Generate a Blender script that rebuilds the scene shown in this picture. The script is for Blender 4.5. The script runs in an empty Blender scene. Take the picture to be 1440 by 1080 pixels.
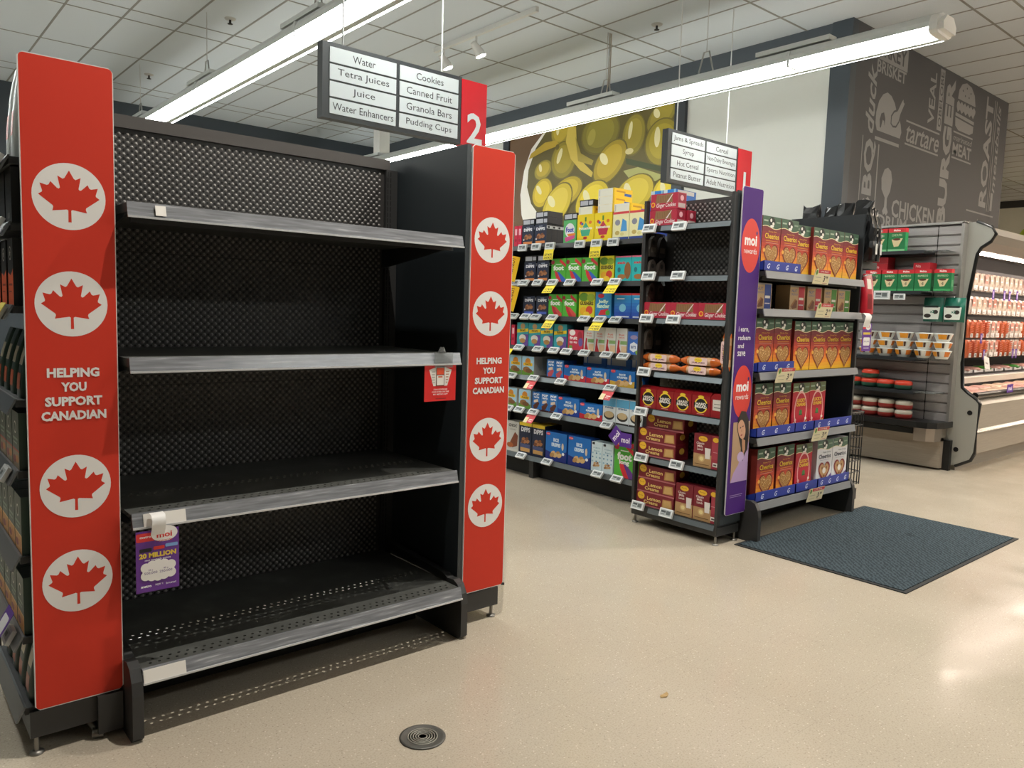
import bpy, bmesh, math, random
from mathutils import Vector, Matrix
random.seed(7)
SC = bpy.context.scene
COL = SC.collection
PI = math.pi
# ------------------------------------------------------------------ camera
yaw, pit, rol, F = 0.865286345, -0.0942749329, 0.0303913428, 1092.73
fw = Vector((math.cos(yaw)*math.cos(pit), math.sin(yaw)*math.cos(pit), math.sin(pit)))
rt = fw.cross(Vector((0, 0, 1))).normalized(); up = rt.cross(fw)
r2 = rt*math.cos(rol) + up*math.sin(rol); u2 = up*math.cos(rol) - rt*math.sin(rol)
cd = bpy.data.cameras.new('camera'); cam = bpy.data.objects.new('camera', cd); COL.objects.link(cam)
cd.sensor_width = 36; cd.lens = F/1440*36; cd.clip_end = 100
M = Matrix((r2, u2, -fw)).transposed().to_4x4(); M.translation = (0, 0, 1.35); cam.matrix_world = M
SC.camera = cam
# ------------------------------------------------------------------ world, exposure
w = bpy.data.worlds.new('world'); SC.world = w; w.use_nodes = True
w.node_tree.nodes['Background'].inputs[0].default_value = (0.9, 1, 1, 1)
w.node_tree.nodes['Background'].inputs[1].default_value = 0.05
SC.view_settings.view_transform = 'Standard'; SC.view_settings.look = 'None'
SC.view_settings.gamma = 1; SC.view_settings.use_curve_mapping = False
SC.view_settings.exposure = 0.24
TUBE, FILL_FRONT, COOLER_LAMP, SPOT = 17.0, 24.0, 24.0, 60.0
SPOT_W = 215.0     # watts of each track spot over the front aisle     # lamp strengths
# ------------------------------------------------------------------ materials
def lin(h):
    h = h.lstrip('#'); o = []
    for i in (0, 2, 4):
        c = int(h[i:i+2], 16)/255; o.append(c/12.92 if c <= .04045 else ((c+.055)/1.055)**2.4)
    return (*o, 1)
MATS = {}
def mat(h, rough=.5, metal=0, emit=0, spec=.5, trans=0, alpha=1):
    k = (h, rough, metal, emit, spec, trans, alpha)
    if k in MATS: return MATS[k]
    m = bpy.data.materials.new('surface_%s' % h.strip('#')); m.use_nodes = True; MATS[k] = m
    b = m.node_tree.nodes['Principled BSDF']
    b.inputs['Base Color'].default_value = lin(h); b.inputs['Roughness'].default_value = rough
    b.inputs['Metallic'].default_value = metal; b.inputs['Specular IOR Level'].default_value = spec
    if trans: b.inputs['Transmission Weight'].default_value = trans
    if alpha < 1: b.inputs['Alpha'].default_value = alpha
    if emit:
        b.inputs['Emission Color'].default_value = lin(h); b.inputs['Emission Strength'].default_value = emit
    return m
def nodemat(name, fn, rough=.5, metal=0, spec=.5):
    m = bpy.data.materials.new(name); m.use_nodes = True
    nt = m.node_tree; b = nt.nodes['Principled BSDF']
    b.inputs['Roughness'].default_value = rough; b.inputs['Metallic'].default_value = metal
    b.inputs['Specular IOR Level'].default_value = spec
    fn(nt, b); return m
def N(nt, t, **kw):
    n = nt.nodes.new(t)
    for k, v in kw.items():
        if k.startswith('i_'):
            key = k[2:]; n.inputs[int(key) if key.isdigit() else key.replace('_', ' ')].default_value = v
        else: setattr(n, k, v)
    return n
def ramp(nt, src, stops):
    n = nt.nodes.new('ShaderNodeValToRGB'); e = n.color_ramp.elements
    while len(e) < len(stops): e.new(.5)
    for i, (p, c) in enumerate(stops): e[i].position = p; e[i].color = lin(c)
    nt.links.new(src, n.inputs[0]); return n
def mixc(nt, fac, a, b):
    n = nt.nodes.new('ShaderNodeMix'); n.data_type = 'RGBA'
    nt.links.new(fac, n.inputs[0])
    for s, i in ((a, 6), (b, 7)):
        if isinstance(s, str): n.inputs[i].default_value = lin(s)
        else: nt.links.new(s, n.inputs[i])
    return n.outputs[2]
def math_(nt, op, a, b=0.0):
    n = nt.nodes.new('ShaderNodeMath'); n.operation = op
    for i, s in enumerate((a, b)):
        if isinstance(s, (int, float)): n.inputs[i].default_value = s
        else: nt.links.new(s, n.inputs[i])
    return n.outputs[0]

def floor_fn(nt, b):
    tc = N(nt, 'ShaderNodeTexCoord'); L = nt.links.new
    big = N(nt, 'ShaderNodeTexNoise', i_Scale=1.1, i_Detail=4.0); L(tc.outputs['Object'], big.inputs['Vector'])
    sp = N(nt, 'ShaderNodeTexVoronoi', i_Scale=85.0); L(tc.outputs['Object'], sp.inputs['Vector'])
    fine = N(nt, 'ShaderNodeTexNoise', i_Scale=170.0, i_Detail=4.0); L(tc.outputs['Object'], fine.inputs['Vector'])
    c0 = ramp(nt, big.outputs['Fac'], [(.3, '#b2a695'), (.7, '#c1b5a4')]).outputs[0]
    c1 = ramp(nt, fine.outputs['Fac'], [(.34, '#a09482'), (.52, '#c2b7a5')]).outputs[0]
    c = mixc(nt, math_(nt, 'MULTIPLY', 1.0, .42), c0, c1)
    fl = ramp(nt, sp.outputs['Distance'], [(.16, '#ffffff'), (.26, '#000000')]).outputs[0]
    pick = ramp(nt, sp.outputs['Color'], [(.66, '#000000'), (.68, '#ffffff')]).outputs[0]
    fm = math_(nt, 'MULTIPLY', fl, pick)
    c = mixc(nt, math_(nt, 'MULTIPLY', fm, .55), c, '#e9e0cf')
    pick2 = ramp(nt, sp.outputs['Color'], [(.30, '#ffffff'), (.32, '#000000')]).outputs[0]
    c = mixc(nt, math_(nt, 'MULTIPLY', math_(nt, 'MULTIPLY', fl, pick2), .4), c, '#6f665a')
    # faint tile seams every 0.305 m and scuffs
    br = N(nt, 'ShaderNodeTexBrick', offset=0.0, i_Scale=1.0); L(tc.outputs['Object'], br.inputs['Vector'])
    br.inputs['Brick Width'].default_value = .61; br.inputs['Row Height'].default_value = .61; br.inputs['Mortar Size'].default_value = .0012
    c = mixc(nt, math_(nt, 'MULTIPLY', br.outputs['Fac'], .14), c, '#6d6456')
    scr = N(nt, 'ShaderNodeTexNoise', i_Scale=3.0, i_Detail=6.0); L(tc.outputs['Object'], scr.inputs['Vector'])
    L(c, b.inputs['Base Color'])
    L(ramp(nt, scr.outputs['Fac'], [(.35, '#5c5c5c'), (.7, '#8e8e8e')]).outputs[0], b.inputs['Roughness'])
FLOOR = nodemat('speckled_vinyl', floor_fn, .4, spec=.4)
def ceil_fn(nt, b):
    tc = N(nt, 'ShaderNodeTexCoord')
    n = N(nt, 'ShaderNodeTexNoise', i_Scale=160.0, i_Detail=2.0); nt.links.new(tc.outputs['Object'], n.inputs['Vector'])
    nt.links.new(ramp(nt, n.outputs['Fac'], [(.35, '#cad1d6'), (.6, '#d8dfe4')]).outputs[0], b.inputs['Base Color'])
CEIL = nodemat('ceiling_tile', ceil_fn, .95, spec=.1)
def slat_fn(nt, b):
    tc = N(nt, 'ShaderNodeTexCoord'); s = N(nt, 'ShaderNodeMapping'); s.inputs['Scale'].default_value = (40, 1.5, 40)
    nt.links.new(tc.outputs['Object'], s.inputs['Vector'])
    n = N(nt, 'ShaderNodeTexNoise', i_Scale=3.0); nt.links.new(s.outputs[0], n.inputs['Vector'])
    nt.links.new(ramp(nt, n.outputs['Fac'], [(.3, '#64595a'), (.7, '#726769')]).outputs[0], b.inputs['Base Color'])
def brushed(name, a, c, rough=.35, metal=.85):
    def fn(nt, b):
        tc = N(nt, 'ShaderNodeTexCoord'); s = N(nt, 'ShaderNodeMapping'); s.inputs['Scale'].default_value = (3, 3, 160)
        nt.links.new(tc.outputs['Object'], s.inputs['Vector'])
        n = N(nt, 'ShaderNodeTexNoise', i_Scale=2.0, i_Detail=3.0); nt.links.new(s.outputs[0], n.inputs['Vector'])
        nt.links.new(ramp(nt, n.outputs['Fac'], [(.3, a), (.7, c)]).outputs[0], b.inputs['Base Color'])
    return nodemat(name, fn, rough, metal)
SLAT = brushed('slat_metal', '#9d9695', '#aeaaa9', .45, .2)
BRONZE = brushed('bronze_panel', '#94887b', '#a39788', .5, .1)
def mat_fn(nt, b):
    tc = N(nt, 'ShaderNodeTexCoord'); L = nt.links.new
    s = N(nt, 'ShaderNodeMapping'); s.inputs['Rotation'].default_value = (0, 0, .78); L(tc.outputs['Object'], s.inputs['Vector'])
    wv = N(nt, 'ShaderNodeTexWave', i_Scale=14.0, i_Distortion=5.0, i_Detail=2.0); wv.inputs['Detail Scale'].default_value = 4; L(s.outputs[0], wv.inputs['Vector'])
    n = N(nt, 'ShaderNodeTexNoise', i_Scale=240.0, i_Detail=2.0); L(tc.outputs['Object'], n.inputs['Vector'])
    st = N(nt, 'ShaderNodeTexNoise', i_Scale=5.0, i_Detail=3.0); L(tc.outputs['Object'], st.inputs['Vector'])
    c = ramp(nt, wv.outputs['Fac'], [(.2, '#323b41'), (.8, '#49545a')]).outputs[0]
    c = mixc(nt, ramp(nt, n.outputs['Fac'], [(.4, '#000000'), (.7, '#777777')]).outputs[0], c, '#5d6a70')
    c = mixc(nt, ramp(nt, st.outputs['Fac'], [(.66, '#000000'), (.72, '#aaaaaa')]).outputs[0], c, '#1c2226')
    L(c, b.inputs['Base Color'])
    bp = N(nt, 'ShaderNodeBump', i_Strength=.5, i_Distance=.004); L(wv.outputs['Fac'], bp.inputs['Height']); L(bp.outputs[0], b.inputs['Normal'])
CARPET = nodemat('ribbed_carpet', mat_fn, .95, spec=.1)
def worn_fn(nt, b):
    tc = N(nt, 'ShaderNodeTexCoord'); L = nt.links.new
    n = N(nt, 'ShaderNodeTexNoise', i_Scale=9.0, i_Detail=8.0); L(tc.outputs['Object'], n.inputs['Vector'])
    L(ramp(nt, n.outputs['Fac'], [(.45, '#484946'), (.62, '#525350'), (.75, '#62635f')]).outputs[0], b.inputs['Base Color'])
WORN = nodemat('worn_shelf_paint', worn_fn, .55)
def lip_fn(nt, b):
    tc = N(nt, 'ShaderNodeTexCoord'); L = nt.links.new
    s = N(nt, 'ShaderNodeMapping'); s.inputs['Scale'].default_value = (4, 4, 60); L(tc.outputs['Object'], s.inputs['Vector'])
    n = N(nt, 'ShaderNodeTexNoise', i_Scale=2.0, i_Detail=6.0); L(s.outputs[0], n.inputs['Vector'])
    L(ramp(nt, n.outputs['Fac'], [(.35, '#75777c'), (.6, '#909297'), (.75, '#b9bbbf')]).outputs[0], b.inputs['Base Color'])
    L(ramp(nt, n.outputs['Fac'], [(.3, '#6a6a6a'), (.8, '#989898')]).outputs[0], b.inputs['Roughness'])
LIP = nodemat('clear_price_channel', lip_fn, .3, metal=.1, spec=.3)
LIPEDGE = mat('#d5d6d8', .3, .3)  # edge highlight painted as a pale line along the channel bottom
STEEL = mat('#323232', .45)
STEEL2 = mat('#2a2b2c', .5)
DARK = mat('#141414', .6)
PEG = mat('#383635', .42)
DOME = mat('#85827f', .3)  # glints on the pressed dimples painted in, paler than the panel steel
HOLE = mat('#050505', .9)
CHROME = mat('#c8c8c8', .2, 1)
RED = mat('#d23a28', .55, spec=.25)
WHITE = mat('#eceae8', .5)
PURPLE = mat('#4c2579', .55, spec=.25)
BLACKP = mat('#111213', .35)
SLATE = mat('#3b434a', .5)
# ------------------------------------------------------------------ mesh building
TXT = {}
def text_mesh(s, bold=0.0, shear=0.0):
    k = (s, bold, shear)
    if k not in TXT:
        cu = bpy.data.curves.new('lettering', 'FONT'); cu.body = s; cu.size = 1; cu.offset = bold; cu.shear = shear
        cu.resolution_u = 2; cu.fill_mode = 'FRONT'
        o = bpy.data.objects.new('lettering', cu); COL.objects.link(o)
        me = bpy.data.meshes.new_from_object(o.evaluated_get(bpy.context.evaluated_depsgraph_get()))
        vs = [(v.co.x, v.co.y) for v in me.vertices]; fs = [tuple(p.vertices) for p in me.polygons]
        bpy.data.objects.remove(o); bpy.data.curves.remove(cu); bpy.data.meshes.remove(me)
        xs = [v[0] for v in vs] or [0, 1]; ys = [v[1] for v in vs] or [0, 1]
        TXT[k] = (vs, fs, min(xs), max(xs), min(ys), max(ys))
    return TXT[k]
class MB:
    def __init__(s): s.v = []; s.f = []; s.m = []; s.mats = []; s.sm = []
    def mi(s, m):
        if m not in s.mats: s.mats.append(m)
        return s.mats.index(m)
    def add(s, vs, fs, m, smooth=False):
        b = len(s.v); s.v += [tuple(p) for p in vs]; k = s.mi(m)
        for f in fs: s.f.append(tuple(b+i for i in f)); s.m.append(k); s.sm.append(smooth)
    def box(s, x0, y0, z0, x1, y1, z1, m):
        vs = [(x, y, z) for x in (x0, x1) for y in (y0, y1) for z in (z0, z1)]
        s.add(vs, [(0, 1, 3, 2), (4, 6, 7, 5), (0, 4, 5, 1), (2, 3, 7, 6), (0, 2, 6, 4), (1, 5, 7, 3)], m)
    def prism(s, pts, ax, a, b, m, smooth=False):
        """2-D profile extruded along an axis: ax 0 -> pts are (y,z); 1 -> (x,z); 2 -> (x,y)"""
        def p3(p, t): return (t, p[0], p[1]) if ax == 0 else ((p[0], t, p[1]) if ax == 1 else (p[0], p[1], t))
        n = len(pts); vs = [p3(p, a) for p in pts] + [p3(p, b) for p in pts]
        s.add(vs, [tuple(range(n)), tuple(range(2*n-1, n-1, -1))], m)
        s.add(vs, [(i, n+i, n+(i+1) % n, (i+1) % n) for i in range(n)], m, smooth)
    def tube(s, path, r, m, n=8, cap=True):
        path = [Vector(p) for p in path]; rings = []
        for i, p in enumerate(path):
            d = (path[min(i+1, len(path)-1)] - path[max(i-1, 0)]).normalized()
            a = d.cross(Vector((0, 0, 1)))
            if a.length < 1e-4: a = d.cross(Vector((1, 0, 0)))
            a.normalize(); c = d.cross(a); rr = r[i] if isinstance(r, (list, tuple)) else r
            rings.append([p + a*math.cos(2*PI*k/n)*rr + c*math.sin(2*PI*k/n)*rr for k in range(n)])
        vs = [q for R in rings for q in R]
        fs = [(i*n+k, i*n+(k+1) % n, (i+1)*n+(k+1) % n, (i+1)*n+k) for i in range(len(path)-1) for k in range(n)]
        s.add(vs, fs, m, True)
        if cap: s.add(rings[0] + rings[-1], [tuple(range(n-1, -1, -1)), tuple(range(n, 2*n))], m)
    def lathe(s, prof, c, m, n=24, smooth=True):
        vs = [(c[0]+r*math.cos(2*PI*k/n), c[1]+r*math.sin(2*PI*k/n), c[2]+z) for r, z in prof for k in range(n)]
        s.add(vs, [(i*n+k, i*n+(k+1) % n, (i+1)*n+(k+1) % n, (i+1)*n+k) for i in range(len(prof)-1) for k in range(n)], m, smooth)
        s.add(vs[:n], [tuple(range(n-1, -1, -1))], m); s.add(vs[-n:], [tuple(range(n))], m)
    def quad(s, pts, m): s.add(pts, [tuple(range(len(pts)))], m)
    def build(s, name, parent=None, loc=None):
        me = bpy.data.meshes.new(name); me.from_pydata(s.v, [], s.f)
        for m in s.mats: me.materials.append(m)
        me.polygons.foreach_set('material_index', s.m); me.polygons.foreach_set('use_smooth', s.sm)
        bm = bmesh.new(); bm.from_mesh(me); bmesh.ops.triangulate(bm, faces=[f for f in bm.faces if len(f.verts) > 4]); bm.to_mesh(me); bm.free()
        me.update()
        o = bpy.data.objects.new(name, me); COL.objects.link(o)
        if parent: o.parent = parent
        if loc: o.location = loc
        return o
class Art:
    """flat print laid on one face: origin, u and v axes, w x h; coordinates 0..1 (or metres with unit=True)"""
    def __init__(s, mb, o, u, v, w, h, unit=False, step=.00012, first=1):
        s.mb = mb; s.o = Vector(o); s.u = Vector(u); s.v = Vector(v); s.n = s.u.cross(s.v); s.W = w; s.H = h
        s.w, s.h = (1, 1) if unit else (w, h); s.l = first; s.step = step; s.asp = 1 if unit else w/h
    def pts(s, ps):
        return [s.o + s.u*(a*s.w) + s.v*(b*s.h) + s.n*(s.l*s.step) for a, b in ps]
    def poly(s, ps, c, rough=.5):
        m = mat(c, rough) if isinstance(c, str) else c
        s.mb.add(s.pts(ps), [tuple(range(len(ps)))], m); s.l += 1
    def rect(s, a, b, c, d, col): s.poly([(a, b), (c, b), (c, d), (a, d)], col)
    def ell(s, cx, cy, rx, ry, col, rot=0, n=24):
        asp = s.asp; R = []
        for k in range(n):
            x, y = rx*math.cos(2*PI*k/n), ry*math.sin(2*PI*k/n)
            x, y = x*math.cos(rot)-y*math.sin(rot), x*math.sin(rot)+y*math.cos(rot)
            R.append((cx+x, cy+y*asp))
        s.poly(R, col)
    def rrect(s, a, b, c, d, r, col):
        P = []
        ry = r*s.asp
        for cx, cy, t in ((c-r, d-ry, 0), (a+r, d-ry, 1), (a+r, b+ry, 2), (c-r, b+ry, 3)):
            for k in range(5):
                t2 = (t + k/4)*PI/2; P.append((cx+r*math.cos(t2), cy+ry*math.sin(t2)))
        s.poly(P, col)
    def txt(s, t, cx, cy, h, col, w=None, bold=.0, shear=0.0, rot=0):
        vs, fs, x0, x1, y0, y1 = text_mesh(t, bold, shear)
        m = mat(col) if isinstance(col, str) else col
        H = h*s.h; sy = H/(y1-y0); sx = sy if w is None else w*s.w/(x1-x0)
        if rot in (1, -1) and w is not None: sx = w*s.h/(x1-x0); sy = h*s.w/(y1-y0)
        mx, my = (x0+x1)/2, (y0+y1)/2; P = []
        for x, y in vs:
            a, b = (x-mx)*sx, (y-my)*sy
            if rot == 1: a, b = -b, a
            elif rot == -1: a, b = b, -a
            elif rot: a, b = a*math.cos(rot)-b*math.sin(rot), a*math.sin(rot)+b*math.cos(rot)
            P.append(s.o + s.u*(cx*s.w+a) + s.v*(cy*s.h+b) + s.n*(s.l*s.step))
        s.mb.add(P, fs, m); s.l += 1
def front(mb, w, h, d=0): return Art(mb, (-w/2, -d, 0), (1, 0, 0), (0, 0, 1), w, h)
def rside(mb, w, h, d): return Art(mb, (w/2, 0, 0), (0, 1, 0), (0, 0, 1), d, h)
def empty(name, loc=(0, 0, 0), rz=0):
    o = bpy.data.objects.new(name, None); COL.objects.link(o); o.location = loc; o.rotation_euler = (0, 0, rz); o.empty_display_size = .1
    return o
def tag(o, label, cat, group=None, kind=None):
    o['label'] = label; o['category'] = cat
    if group: o['group'] = group
    if kind: o['kind'] = kind
    return o
def struct(o, kind='structure'):
    o['kind'] = kind; return o
def kids(o): return [c for c in list(bpy.data.objects) if c.parent is o]
class Proto:
    """the first placing uses the built thing itself, later ones are copies of it and of its parts"""
    def __init__(s, obj): s.o = obj; s.used = False; s.ch = None
    def put(s, loc, rz, label, cat, group=None, tilt=None):
        if not s.used:
            s.used = True; o = s.o
        else:
            if s.ch is None: s.ch = [c for c in bpy.data.objects if c.parent is s.o]
            o = s.o.copy(); COL.objects.link(o)
            for c in s.ch:
                d = c.copy(); COL.objects.link(d); d.parent = o
        o.location = loc; o.rotation_euler = tilt if tilt else (0, 0, rz)
        tag(o, label, cat, group); return o
ORD = ['first', 'second', 'third', 'fourth', 'fifth', 'sixth', 'seventh', 'eighth', 'ninth', 'tenth', 'eleventh', 'twelfth', 'thirteenth', 'fourteenth', 'fifteenth', 'sixteenth', 'seventeenth', 'eighteenth', 'nineteenth', 'twentieth']
# ================================================================== THE SETTING
def slab(name, *a, m): mb = MB(); mb.box(*a, m); return struct(mb.build(name))
CZ = 4.4
slab('floor', -8, -6, -.1, 26, 16, 0, m=FLOOR)
mb = MB(); mb.box(-8, -6, CZ, 26, 16, CZ+.1, CEIL)
GRID = mat('#8f8e89', .7)
x = 1.83 - .5506*17
while x < 25.8:
    mb.box(x-.011, -6, CZ-.003, x+.011, 16, CZ, GRID); x += .5506
y = 6.015 - 3.19*3
while y < 16:
    for d in (0, .333, 1.745): mb.box(-8, y+d-.011, CZ-.0035, 26, y+d+.011, CZ, GRID)
    y += 3.19
ceil_o = struct(mb.build('ceiling'))
WALLW = mat('#cfd0c8', .42)
slab('wall_left', -8.1, -6, 0, -8, 16, CZ, m=mat('#8d8f8d', .8))
slab('wall_front', -8, -6.1, 0, 26, -6, CZ, m=mat('#8d8f8d', .8))
slab('wall_back', -8, 13.5, 0, 7.85, 13.6, CZ, m=SLATE)
slab('wall_far', 26, -6, 0, 26.1, 16, CZ, m=mat('#b9b6ab', .8))
mb = MB()
mb.box(7.85, 4.27, 0, 7.95, 13.5, 3.99, WALLW)
mb.box(7.85, 4.27, 3.99, 7.95, 13.5, CZ, mat('#4a5157', .6))
mb.box(7.83, 4.05, 0, 7.95, 4.27, CZ, SLATE)
struct(mb.build('wall_right'))
slab('trim_1', 7.0, 11.9, 0, 7.2, 12.1, CZ, m=mat('#d8d6cf', .7))
# butcher wall
GREY = mat('#66645f', .6); LET = mat('#868686', .6)
mb = MB(); mb.box(7.95, 4.05, 0, 12.3, 4.5, CZ, mat('#434447', .6))
mural = struct(mb.build('wall_mural'))
mb = MB(); A = Art(mb, (0, 4.05, 0), (1, 0, 0), (0, 0, 1), 1, 1, unit=True, step=.0001)
BG = mat('#434447', .6)
A.rect(8.22, 4.13, 9.12, 4.39, LET); A.txt('TURKEY', 8.66, 4.26, .18, BG, w=.84, bold=.02)
A.txt('BRISKET', 8.75, 4.06, .13, LET, w=.7, bold=.02)
A.txt('duck', 8.32, 3.7, .2, LET, w=.70, bold=.02, shear=.3, rot=1)
# roast fowl on its plate
P = [(8.49, 3.40), (8.45, 3.47), (8.45, 3.58), (8.50, 3.71), (8.58, 3.79), (8.68, 3.83), (8.78, 3.81), (8.87, 3.75), (8.92, 3.68), (9.0, 3.62), (9.05, 3.55), (9.08, 3.47), (9.05, 3.40)]
A.poly(P, LET); A.rect(8.46, 3.30, 9.04, 3.335, LET)
A.poly([(8.555, 3.44), (8.54, 3.52), (8.57, 3.59), (8.63, 3.61), (8.67, 3.55), (8.66, 3.47), (8.645, 3.52), (8.61, 3.53), (8.58, 3.44)], BG)
A.poly([(8.80, 3.52), (8.80, 3.61), (8.86, 3.67), (8.94, 3.70), (9.04, 3.83), (9.12, 3.80), (9.04, 3.66), (9.01, 3.57), (8.94, 3.50), (8.86, 3.49)], BG)
A.poly([(8.82, 3.53), (8.82, 3.60), (8.87, 3.65), (8.95, 3.68), (9.04, 3.80), (9.07, 3.83), (9.08, 3.80), (9.11, 3.79), (9.02, 3.66), (8.99, 3.58), (8.93, 3.52), (8.86, 3.51)], LET)
A.txt('BBQ', 8.37, 2.87, .26, LET, w=.84, bold=.03, rot=1)
A.rect(8.185, 2.4, 8.2, 3.3, LET); A.rect(8.55, 2.4, 8.575, 3.26, LET)
P = [(8.79, 2.72), (8.70, 2.80), (8.68, 2.92), (8.74, 3.02), (8.82, 3.05), (8.90, 3.02), (8.94, 2.93), (8.91, 2.80), (8.845, 2.72), (8.85, 2.62), (8.89, 2.57), (8.85, 2.53), (8.815, 2.55), (8.78, 2.53), (8.75, 2.57), (8.79, 2.62)]
A.poly(P, LET)
A.txt('CHICKEN', 9.55, 2.63, .2, LET, w=1.15, bold=.02); A.txt('DRUM', 9.02, 2.46, .14, LET, w=.72, bold=.02)
A.txt('tartare', 9.65, 3.49, .19, LET, w=.9, shear=.25, bold=.01); A.rect(9.18, 3.61, 10.1, 3.63, LET); A.rect(9.18, 3.36, 10.1, 3.38, LET)
A.txt('VEAL', 9.82, 3.99, .17, LET, w=.60, bold=.02, rot=1)
A.rect(10.0, 3.66, 10.13, 4.37, LET); A.txt('OBELOBE', 10.065, 4.02, .09, BG, w=.64, bold=.01, rot=1)
A.txt('BURGER', 10.33, 3.43, .26, LET, w=1.80, bold=.05, rot=1)
A.poly([(10.56, 4.13), (10.58, 4.24), (10.66, 4.32), (10.8, 4.36), (10.96, 4.34), (11.08, 4.26), (11.13, 4.13)], LET)
A.poly([(10.54, 4.10)] + [(10.54+.6*k/12, 4.10+(.015 if k % 2 else -.02)) for k in range(13)] + [(11.14, 4.05), (11.1, 4.0)] + [(11.08-.5*k/8, 3.99+(.02 if k % 2 else -.02)) for k in range(9)] + [(10.54, 4.03)], LET)
A.poly([(10.52, 3.96), (11.12, 3.94), (11.12, 3.9), (10.52, 3.92)], LET)
A.poly([(10.52, 3.90), (11.11, 3.88), (11.11, 3.80), (11.0, 3.76), (10.64, 3.76), (10.54, 3.8)], LET)
for k, (a, b) in enumerate([(10.7, 4.25), (10.82, 4.3), (10.95, 4.26), (10.78, 4.2), (10.9, 4.2)]): A.ell(a, b, .016, .012, BG)
A.rect(10.5, 3.715, 11.12, 3.735, LET); A.txt('marinated', 10.81, 3.66, .07, LET, w=.6, shear=.2); A.txt('MEAT', 10.81, 3.525, .15, LET, w=.6, bold=.03)
A.rect(10.5, 3.405, 11.12, 3.425, LET)
A.txt('ROAST', 11.62, 3.63, .25, LET, w=1.42, bold=.03, rot=1)
A.rect(11.79, 2.88, 11.81, 4.34, LET); A.rect(11.85, 2.88, 11.87, 4.34, LET)
A.txt('meatballs', 11.96, 3.72, .13, LET, w=1.15, shear=.25, bold=.01, rot=1); A.rect(11.1, 2.82, 12.05, 2.84, LET)
A.txt('cutlets', 11.5, 2.68, .14, LET, w=.6)
A.rect(11.9, 2.9, 11.98, 3.14, LET)
mb.build('lettering', mural)
# ------------------------------------------------------------------ floor furniture of the building
mb = MB()
mb.lathe([(.001, 0), (.071, 0), (.073, .003), (.066, .005), (.063, .0035), (.001, .0035)], (0, 0, 0), mat('#65645f', .4, .3), 40)
for r in (.012, .02, .028, .036, .044): mb.lathe([(r, .0035), (r, .0052), (r+.004, .0052), (r+.004, .0035)], (0, 0, 0), mat('#98958b', .4, .3), 32)
tag(mb.build('floor_cleanout_cover', loc=(1.326, 1.94, 0)), 'round metal cleanout cover with rings set in the beige floor', 'drain cover')
t = tag(empty('entrance_mat', (4.785, 2.07, 0)), 'dark grey carpet mat lying before the cereal shelves', 'mat')
mb = MB(); a, b = .80, .475
mb.box(-a, -b, .004, a, b, .010, CARPET); mb.build('carpet', t)
mb = MB(); mb.prism([(-a-.022, -b-.022), (a+.022, -b-.022), (a+.022, b+.022), (-a-.022, b+.022)], 2, .0005, .0055, mat('#2c2d2d', .7)); mb.build('rubber_border', t)
mb = MB(); mb.add([(-.02, -.006, .001), (.0, -.012, .004), (.022, -.002, .001), (.025, .008, .005), (.004, .010, .001), (-.018, .006, .006)], [(0, 1, 2, 3, 4, 5)], mat('#b09262', .8)); mb.add([(-.02, -.006, .0), (.0, -.012, .0), (.022, -.002, .0), (.025, .008, .0), (.004, .010, .0), (-.018, .006, .0)], [(0, 1, 2, 3, 4, 5)], mat('#b09262', .8))
tag(mb.build('paper_scrap', loc=(2.158, 1.646, .0005)), 'tiny tan scrap lying on the open beige floor', 'scrap')
# ------------------------------------------------------------------ ceiling fixtures
LAMPC = '#fcfffa'
def light_line(y0, y1, x, label, hangers, emit=TUBE, group='suspended strip lights', along='y', z=3.6, col=LAMPC):
    t = tag(empty('strip_light', (x, y0, z)), label, 'ceiling light', group)
    if along == 'x': t.rotation_euler = (0, 0, -PI/2)
    L = y1-y0
    hs = mat('#d7dbd9', .5)
    mb = MB(); mb.prism([(-.13, -.02), (.13, -.02), (.131, .02), (.10, .07), (.04, .095), (-.04, .095), (-.10, .07), (-.131, .02)], 1, 0, L, hs); mb.prism([(-.13, .0), (-.10, .07), (-.04, .095), (.04, .095), (.10, .07), (.13, .0)], 1, 0, L, hs)
    k = 1.2
    while k < L:
        mb.box(-.10, k-.35, .09, .02, k+.35, .13, hs); mb.box(-.135, k-.01, -.07, .135, k+.01, .06, hs); k += 2.44
    mb.build('housing', t)
    mb = MB(); E_ = mat(col, .5, emit=emit)
    mb.prism([(-.128, -.02), (-.128, -.045), (.03, -.077), (.03, -.02)], 1, .03, L, E_)
    mb.build('diffuser', t)['label'] = 'glowing white diffuser'
    mb = MB(); mb.prism([(.03, 0), (.03, -.083), (.085, -.083), (.085, 0)], 1, .03, L, mat('#d8e0de', .4)); mb.build('reflector', t)
    mb = MB(); mb.prism([(.085, -.02), (.085, -.075), (.13, -.07), (.13, -.02)], 1, .03, L, E_); mb.build('diffuser', t)['label'] = 'narrow glowing side diffuser'
    mb = MB(); mb.prism([(-.135, -.05), (-.11, -.07), (.09, -.08), (.135, -.06), (.138, .01), (.1, .07), (.04, .09), (-.04, .09), (-.1, .07), (-.138, .01)], 1, -.02, .04, mat('#ecece9', .4)); mb.prism([(-.11, -.05), (.11, -.055), (.12, .0), (.06, .06), (-.06, .06), (-.12, .0)], 1, -.06, -.02, mat('#ecece9', .4)); mb.build('end_cap', t)
    for h in hangers:
        mb = MB(); mb.tube([(0, h-y0, .3), (0, h-y0, CZ-z)], .004, mat('#c9c9c6', .4, .5), 6)
        mb.tube([(0, h-.09-y0, .09), (0, h-.03-y0, .3), (0, h+.03-y0, .3), (0, h+.09-y0, .09)], .008, mat('#b0b0ae', .4, .6), 6)
        mb.build('hanger', t)
    return t
light_line(2.62, 13.2, 3.0, 'long white strip light hanging over aisle two', [6.1, 8.7, 11.2])
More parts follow.
